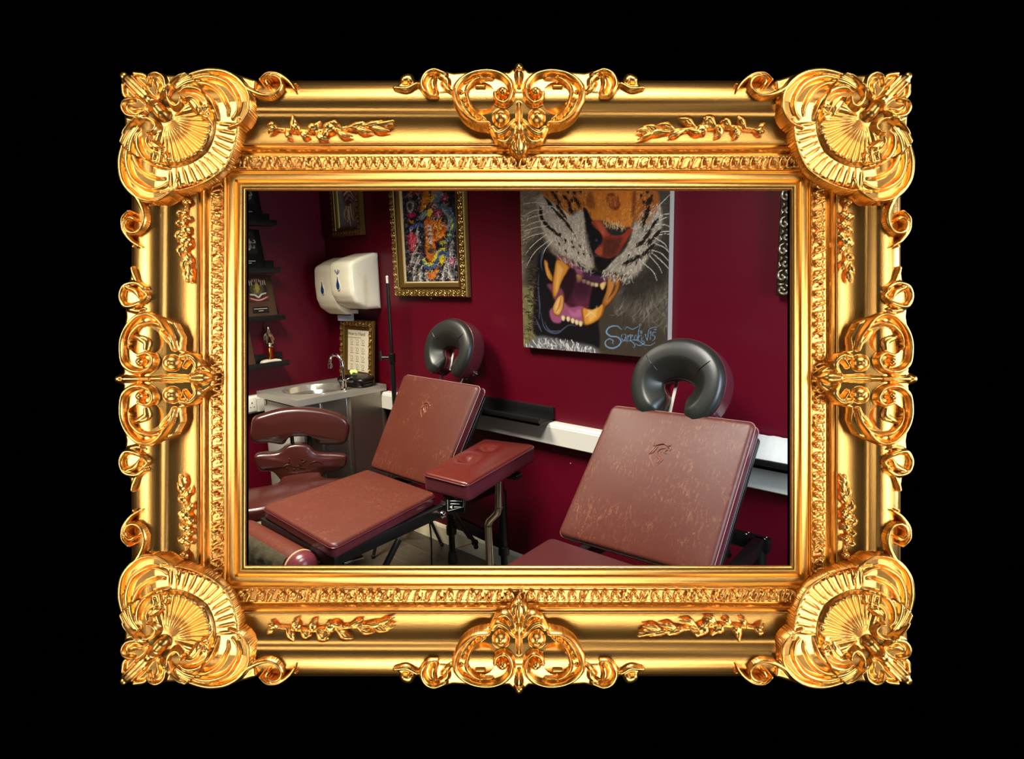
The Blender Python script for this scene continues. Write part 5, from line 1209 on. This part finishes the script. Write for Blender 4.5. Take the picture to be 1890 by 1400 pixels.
# dragon picture
dg_ = thing('framed_picture', 'gold framed tattoo design of a blue and yellow dragon among orange flames', 'framed picture', (1.07, 0, 1.435))
X0, X1, Z0, Z1 = .768, 1.370, 1.436, 2.34
wall_frame(dg_, X0, X1, Z0, Z1, [(0, 0), (0, .022), (.004, .03), (.036, .034), (.040, .022), (.046, .020), (.052, .030), (.056, .031), (.070, .022), (.074, .014), (.077, .006)], GILT_OLD, fw, .04, (.003, .037, .0325, 'scroll'), GILT_HI)
sl = .078
obj('picture_slip', cat_(*[box(*q) for q in ((X0+sl-.004, X1-sl+.004, -.012, -.004, Z0+sl-.006, Z0+sl+.004), (X0+sl-.004, X0+sl+.004, -.012, -.004, Z0+sl, Z1-sl), (X1-sl-.004, X1-sl+.004, -.012, -.004, Z0+sl, Z1-sl))]), mat('ivory_slip', (226, 208, 170), rough=.5), dg_, smooth=False)
def paint_dragon():
    c = Canvas(1217, 1400, .45, (26, 26, 32)); P_ = c.poly; S_ = c.stroke
    for k in range(330):
        x, y = rng.uniform(200, 860), rng.uniform(60, 1110); a = rng.uniform(0, 6.28); r_ = rng.uniform(12, 36)
        S_([(x, y), (x+r_*math.cos(a), y+r_*math.sin(a)), (x+r_*math.cos(a+1.3), y+r_*math.sin(a+1.3)), (x+r_*.4*math.cos(a+2.6), y+r_*.4*math.sin(a+2.6))], (2, 3.4, 3, 1.5), [(150, 146, 140), (96, 96, 104), (60, 66, 84), (120, 60, 64)][k % 4], .7)
    # waves
    for P in ([(330, 1090), (345, 950), (395, 830), (420, 780)], [(300, 900), (340, 800), (400, 700), (430, 640)], [(660, 1090), (690, 970), (720, 880), (740, 840)], [(770, 1080), (740, 960), (716, 880)], [(400, 1090), (415, 980), (440, 900)], [(760, 820), (770, 740), (790, 660)], [(400, 640), (395, 560), (405, 490)], [(500, 1100), (470, 1020), (480, 960)]):
        S_(P, (18, 24, 16, 6), (188, 182, 170), .85); S_([(x+10, y) for x, y in P], (6, 10, 6, 3), (110, 110, 114), .8)
    for k in range(60):
        x, y = rng.uniform(260, 850), rng.uniform(820, 1100); S_([(x, y), (x+14, y-24), (x+34, y-20), (x+34, y)], (3, 5, 4, 2), [(206, 200, 188), (150, 148, 146)][k % 2], .8)
    # dragon body
    P_([(590, 60), (700, 60), (680, 240), (600, 280), (580, 180)], (90, 110, 120), 10); P_([(470, 70), (520, 80), (560, 200), (520, 290), (440, 330), (470, 200)], (196, 104, 26), 10); S_([(420, 60), (440, 130), (350, 130), (280, 150)], (14, 20, 14, 5), (120, 30, 28), .9); S_([(620, 60), (600, 180), (560, 280)], (16, 18, 10), (196, 150, 40), .85); S_([(270, 160), (360, 110), (430, 160), (440, 250)], (6, 9, 8, 5), (196, 150, 120), .8)
    S_([(640, 300), (720, 330), (780, 420), (800, 520), (760, 630), (700, 690)], (30, 40, 44, 42, 34, 20), (70, 92, 112), .95); S_([(690, 350), (770, 430), (795, 520), (750, 620)], (8, 12, 14, 8), (150, 160, 70), .9); S_([(730, 380), (760, 460), (740, 560)], (10, 16, 10), (120, 140, 150), .8)
    S_([(300, 520), (360, 480), (420, 470), (470, 500)], (14, 26, 24, 12), (56, 80, 130), .9)
    P_([(485, 440), (560, 410), (600, 470), (590, 640), (600, 760), (560, 880), (510, 870), (480, 760), (490, 600)], (204, 98, 22), 10)
    for y, x in ((500, 540), (540, 540), (585, 545), (630, 545), (680, 545)): P_([(x-22, y-14), (x+18, y-18), (x+22, y+12), (x-16, y+18)], (206, 200, 188), 4); S_([(x-30, y+22), (x, y+14), (x+30, y+20)], (4, 5, 4), (60, 40, 20), .8)
    P_([(515, 725), (570, 715), (585, 770), (540, 790), (510, 770)], (70, 66, 56), 6)
    P_([(570, 480), (640, 440), (720, 500), (730, 560), (670, 640), (590, 660), (600, 580), (640, 540)], (216, 96, 18), 8)
    for k in range(36):
        a = rng.uniform(-1.2, 1.2); x, y = 620+rng.uniform(-30, 60), 560+rng.uniform(-90, 80); S_([(x, y), (x+34*math.cos(a), y-24+30*math.sin(a)), (x+56*math.cos(a), y-20+50*math.sin(a))], (4, 6, 2), [(238, 140, 40), (170, 56, 12), (246, 176, 80)][k % 3], .8)
    S_([(448, 850), (470, 910), (530, 930), (580, 890), (630, 800), (690, 768), (735, 800)], (24, 32, 34, 32, 30, 28, 12), (52, 84, 128), .95); S_([(452, 840), (480, 890), (530, 905), (570, 870), (620, 780), (680, 745), (720, 760)], (12, 18, 18, 17, 16, 14, 6), (226, 206, 56), .95)
    # chrysanthemums, fish, blossoms
    P_([(275, 640), (300, 560), (350, 545), (385, 600), (375, 690), (340, 750), (295, 730)], (196, 56, 76), 8)
    for k in range(10): S_([(330, 650), (330+56*math.cos(k*.63), 650+80*math.sin(k*.63))], (2.5, 3.5), (232, 150, 150) if k % 2 else (120, 20, 44), .8)
    P_([(270, 350), (320, 330), (385, 340), (390, 375), (330, 390)], (170, 30, 90), 6); P_([(285, 230), (330, 200), (375, 230), (360, 310), (310, 320), (285, 290)], (170, 168, 160), 8); P_([(300, 235), (350, 230), (345, 300), (310, 295)], (56, 60, 52), 8); S_([(300, 400), (340, 440), (360, 410)], (10, 14, 8), (176, 120, 40), .9)
    P_([(520, 340), (560, 310), (590, 340), (555, 395), (525, 390)], (230, 190, 40), 6); P_([(440, 370), (500, 340), (520, 380), (450, 430)], (110, 126, 130), 8); P_([(600, 340), (670, 330), (690, 380), (620, 410)], (130, 50, 60), 8); P_([(690, 210), (740, 180), (770, 220), (720, 250)], (170, 40, 80), 6); S_([(580, 300), (610, 280), (640, 310)], (8, 12, 6), (214, 130, 110), .9)
    P_([(640, 830), (680, 815), (690, 870), (660, 910), (640, 880)], (236, 190, 36), 5); P_([(740, 860), (790, 840), (800, 900), (770, 930)], (176, 90, 110), 8)
    P_([(480, 975), (540, 1000), (610, 935), (605, 1010), (560, 1065), (510, 1050)], (232, 108, 20), 6)
    for k in range(12): S_([(545, 1050), (500+10*k, 970+8*abs(5-k))], (3, 2), (250, 176, 90) if k % 2 else (160, 50, 10), .7)
    P_([(640, 670), (700, 660), (720, 690), (660, 700)], (170, 170, 70), 6)
    for k in range(170):
        x, y = rng.uniform(240, 840), rng.uniform(70, 1100); a = rng.uniform(0, 6.28); r_ = rng.uniform(14, 40)
        S_([(x, y), (x+r_*math.cos(a), y+r_*math.sin(a)), (x+r_*math.cos(a+1.1), y+r_*math.sin(a+1.1))], (1.6, 2.6, 1.2), [(24, 22, 28), (24, 22, 28), (206, 198, 180), (150, 140, 130)][k % 4], .75)
    c.texture(2200, 34, 4.5, .5, 220, 70, 860, 1110, .75)
    return c
dc = paint_dragon()
def dsample(U, V_):      # drawing 228..850 wide, 75..1105 high stands for the lower part of the sheet
    u = (U-(X0+sl))/(X1-X0-2*sl); v = (V_-(Z0+sl))
    return dc.sample(230+u*615+0*v, 1100-v*2020, .85)
painted_plane('dragon_drawing', X0+sl, X1-sl, Z0+sl, Z1-sl, 190, 320, lambda a, b, c: (a, -.0085-c, b), dsample, PAINT, dg_, .002)
obj('hanging_bead', ball((1.07, -.018, 1.428), .007, 8), GILT_OLD, dg_)

# small picture near the corner
sp_ = thing('framed_picture', 'small gold framed picture of a pale flower on grey, high by the corner', 'framed picture', (.314, 0, 1.8))
wall_frame(sp_, .158, .472, 1.802, 2.25, [(0, 0), (0, .03), (.006, .034), (.034, .030), (.038, .022), (.046, .026), (.052, .020), (.056, .008)], GILT_OLD, fw, .04, (.005, .034, .0325, 'leaf'), GILT_HI)
def paint_flower():
    c = Canvas(100, 130, 1.4, (86, 92, 92)); c.poly([(30, 10), (60, 4), (80, 30), (74, 62), (44, 70), (26, 44)], (60, 40, 44), 6)
    for P, col in (([(30, 20), (60, 16), (76, 40)], (132, 116, 110)), ([(32, 36), (56, 30), (78, 48)], (176, 160, 148)), ([(36, 52), (58, 44), (74, 58)], (120, 96, 100)), ([(40, 70), (52, 90), (44, 112)], (170, 160, 120)), ([(62, 66), (66, 92), (74, 108)], (180, 168, 128)), ([(52, 72), (56, 100), (58, 124)], (196, 186, 150)), ([(34, 78), (30, 96), (40, 104)], (150, 140, 110)), ([(74, 74), (82, 92), (72, 102)], (110, 104, 84))):
        c.stroke(P, (4, 9, 5), col, .9); c.stroke([(x+4, y+3) for x, y in P], (2, 3, 2), (50, 44, 40), .7)
    return c
pc = paint_flower()
painted_plane('flower_painting', .212, .418, 1.856, 2.196, 60, 90, lambda a, b, c: (a, -.009-c, b), lambda U, V_: pc.sample((U-.212)/.206*99, (1-(V_-1.856)/.27)*129, 2.6), PAINT, sp_, .002)

# silver frame at the right
rp = thing('framed_picture', 'dark frame with silver scrollwork, cut by the right edge of the view', 'framed picture', (3.2, 0, 1.456))
wall_frame(rp, 2.920, 3.52, 1.457, 2.30, [(0, 0), (0, .026), (.003, .030), (.046, .030), (.049, .024), (.056, .016), (.060, .020), (.090, .020), (.094, .010)], DARKGROUND, fw, .05, (.003, .046, .030, 'scroll'), SILVER_OLD)
obj('backing_sheet', box(3.012, 3.428, -.012, -.004, 1.549, 2.208), mat('dark_print', (60, 56, 60), rough=.4), rp, smooth=False)

# hand washing notice in a gold frame leaning on the worktop
hw = thing('framed_notice', 'gold framed hand washing notice leaning against the wall on the steel worktop', 'framed notice', (.40, -.09, .9))
lean = .09
def hf_(a, b, c): return (a, -.062+(b-.9015)*math.sin(lean)-c*math.cos(lean), .9015+(b-.9015)*math.cos(lean)-c*math.sin(lean)*-1*.0+0*c)
HX0, HX1, HZ0, HZ1 = .192, .547, .9015, 1.288
wall_frame(hw, HX0, HX1, HZ0, HZ1, [(0, 0), (0, .014), (.004, .019), (.036, .019), (.040, .012), (.046, .010), (.058, .006), (.064, .002)], GILT_OLD, hf_, .03, (.004, .037, .0196, 'scroll'), GILT_HI)
pp = obj('notice_sheet', cat_(([hf_(HX0+.06, HZ0+.06, .001), hf_(HX1-.06, HZ0+.06, .001), hf_(HX1-.06, HZ1-.06, .001), hf_(HX0+.06, HZ1-.06, .001)], [(0, 1, 2, 3)])), mat('notice_paper', (226, 216, 190), rough=.6), hw, smooth=False)
obj('backing_board', ([hf_(a, b, c) for a in (HX0+.003, HX1-.003) for b in (HZ0+.003, HZ1-.003) for c in (-.006, .0005)], box(0, 1, 0, 1, 0, 1)[1]), BLKP, hw, smooth=False)
INK = mat('printed_ink', (44, 42, 44), rough=.7)
tx = HX0+.066
obj('printed_heading', text_mesh('How to Hand', .032, lambda a, b, c: hf_(tx+a*1.04, HZ1-.098+b, .0012+c), .0003), INK, pp)
ink2 = []
for r_ in range(4):
    zc = HZ1-.135-.052*r_
    for k in range(3):
        xc = HX0+.09+.062*k+.016
        ink2.append(tube([hf_(xc-.014, zc-.022, .0013), hf_(xc+.018, zc-.022, .0013)], .0013, 5))
        c = crom([(xc-.010, zc-.008), (xc-.004, zc+.010), (xc+.008, zc+.008), (xc+.012, zc-.004), (xc+.002, zc-.012)], 3, True); ink2.append(tube([hf_(p[0], p[1], .0013) for p in c], .001, 5, True))
        ink2.append(tube([hf_(xc-.02, zc+.012, .0013), hf_(xc-.017, zc+.012, .0013)], .0018, 5))
ink2.append(tube([hf_(tx, HZ1-.112, .0013), hf_(tx+.14, HZ1-.112, .0013)], .0011, 5))
obj('hand_drawings', cat_(*ink2), INK, pp)
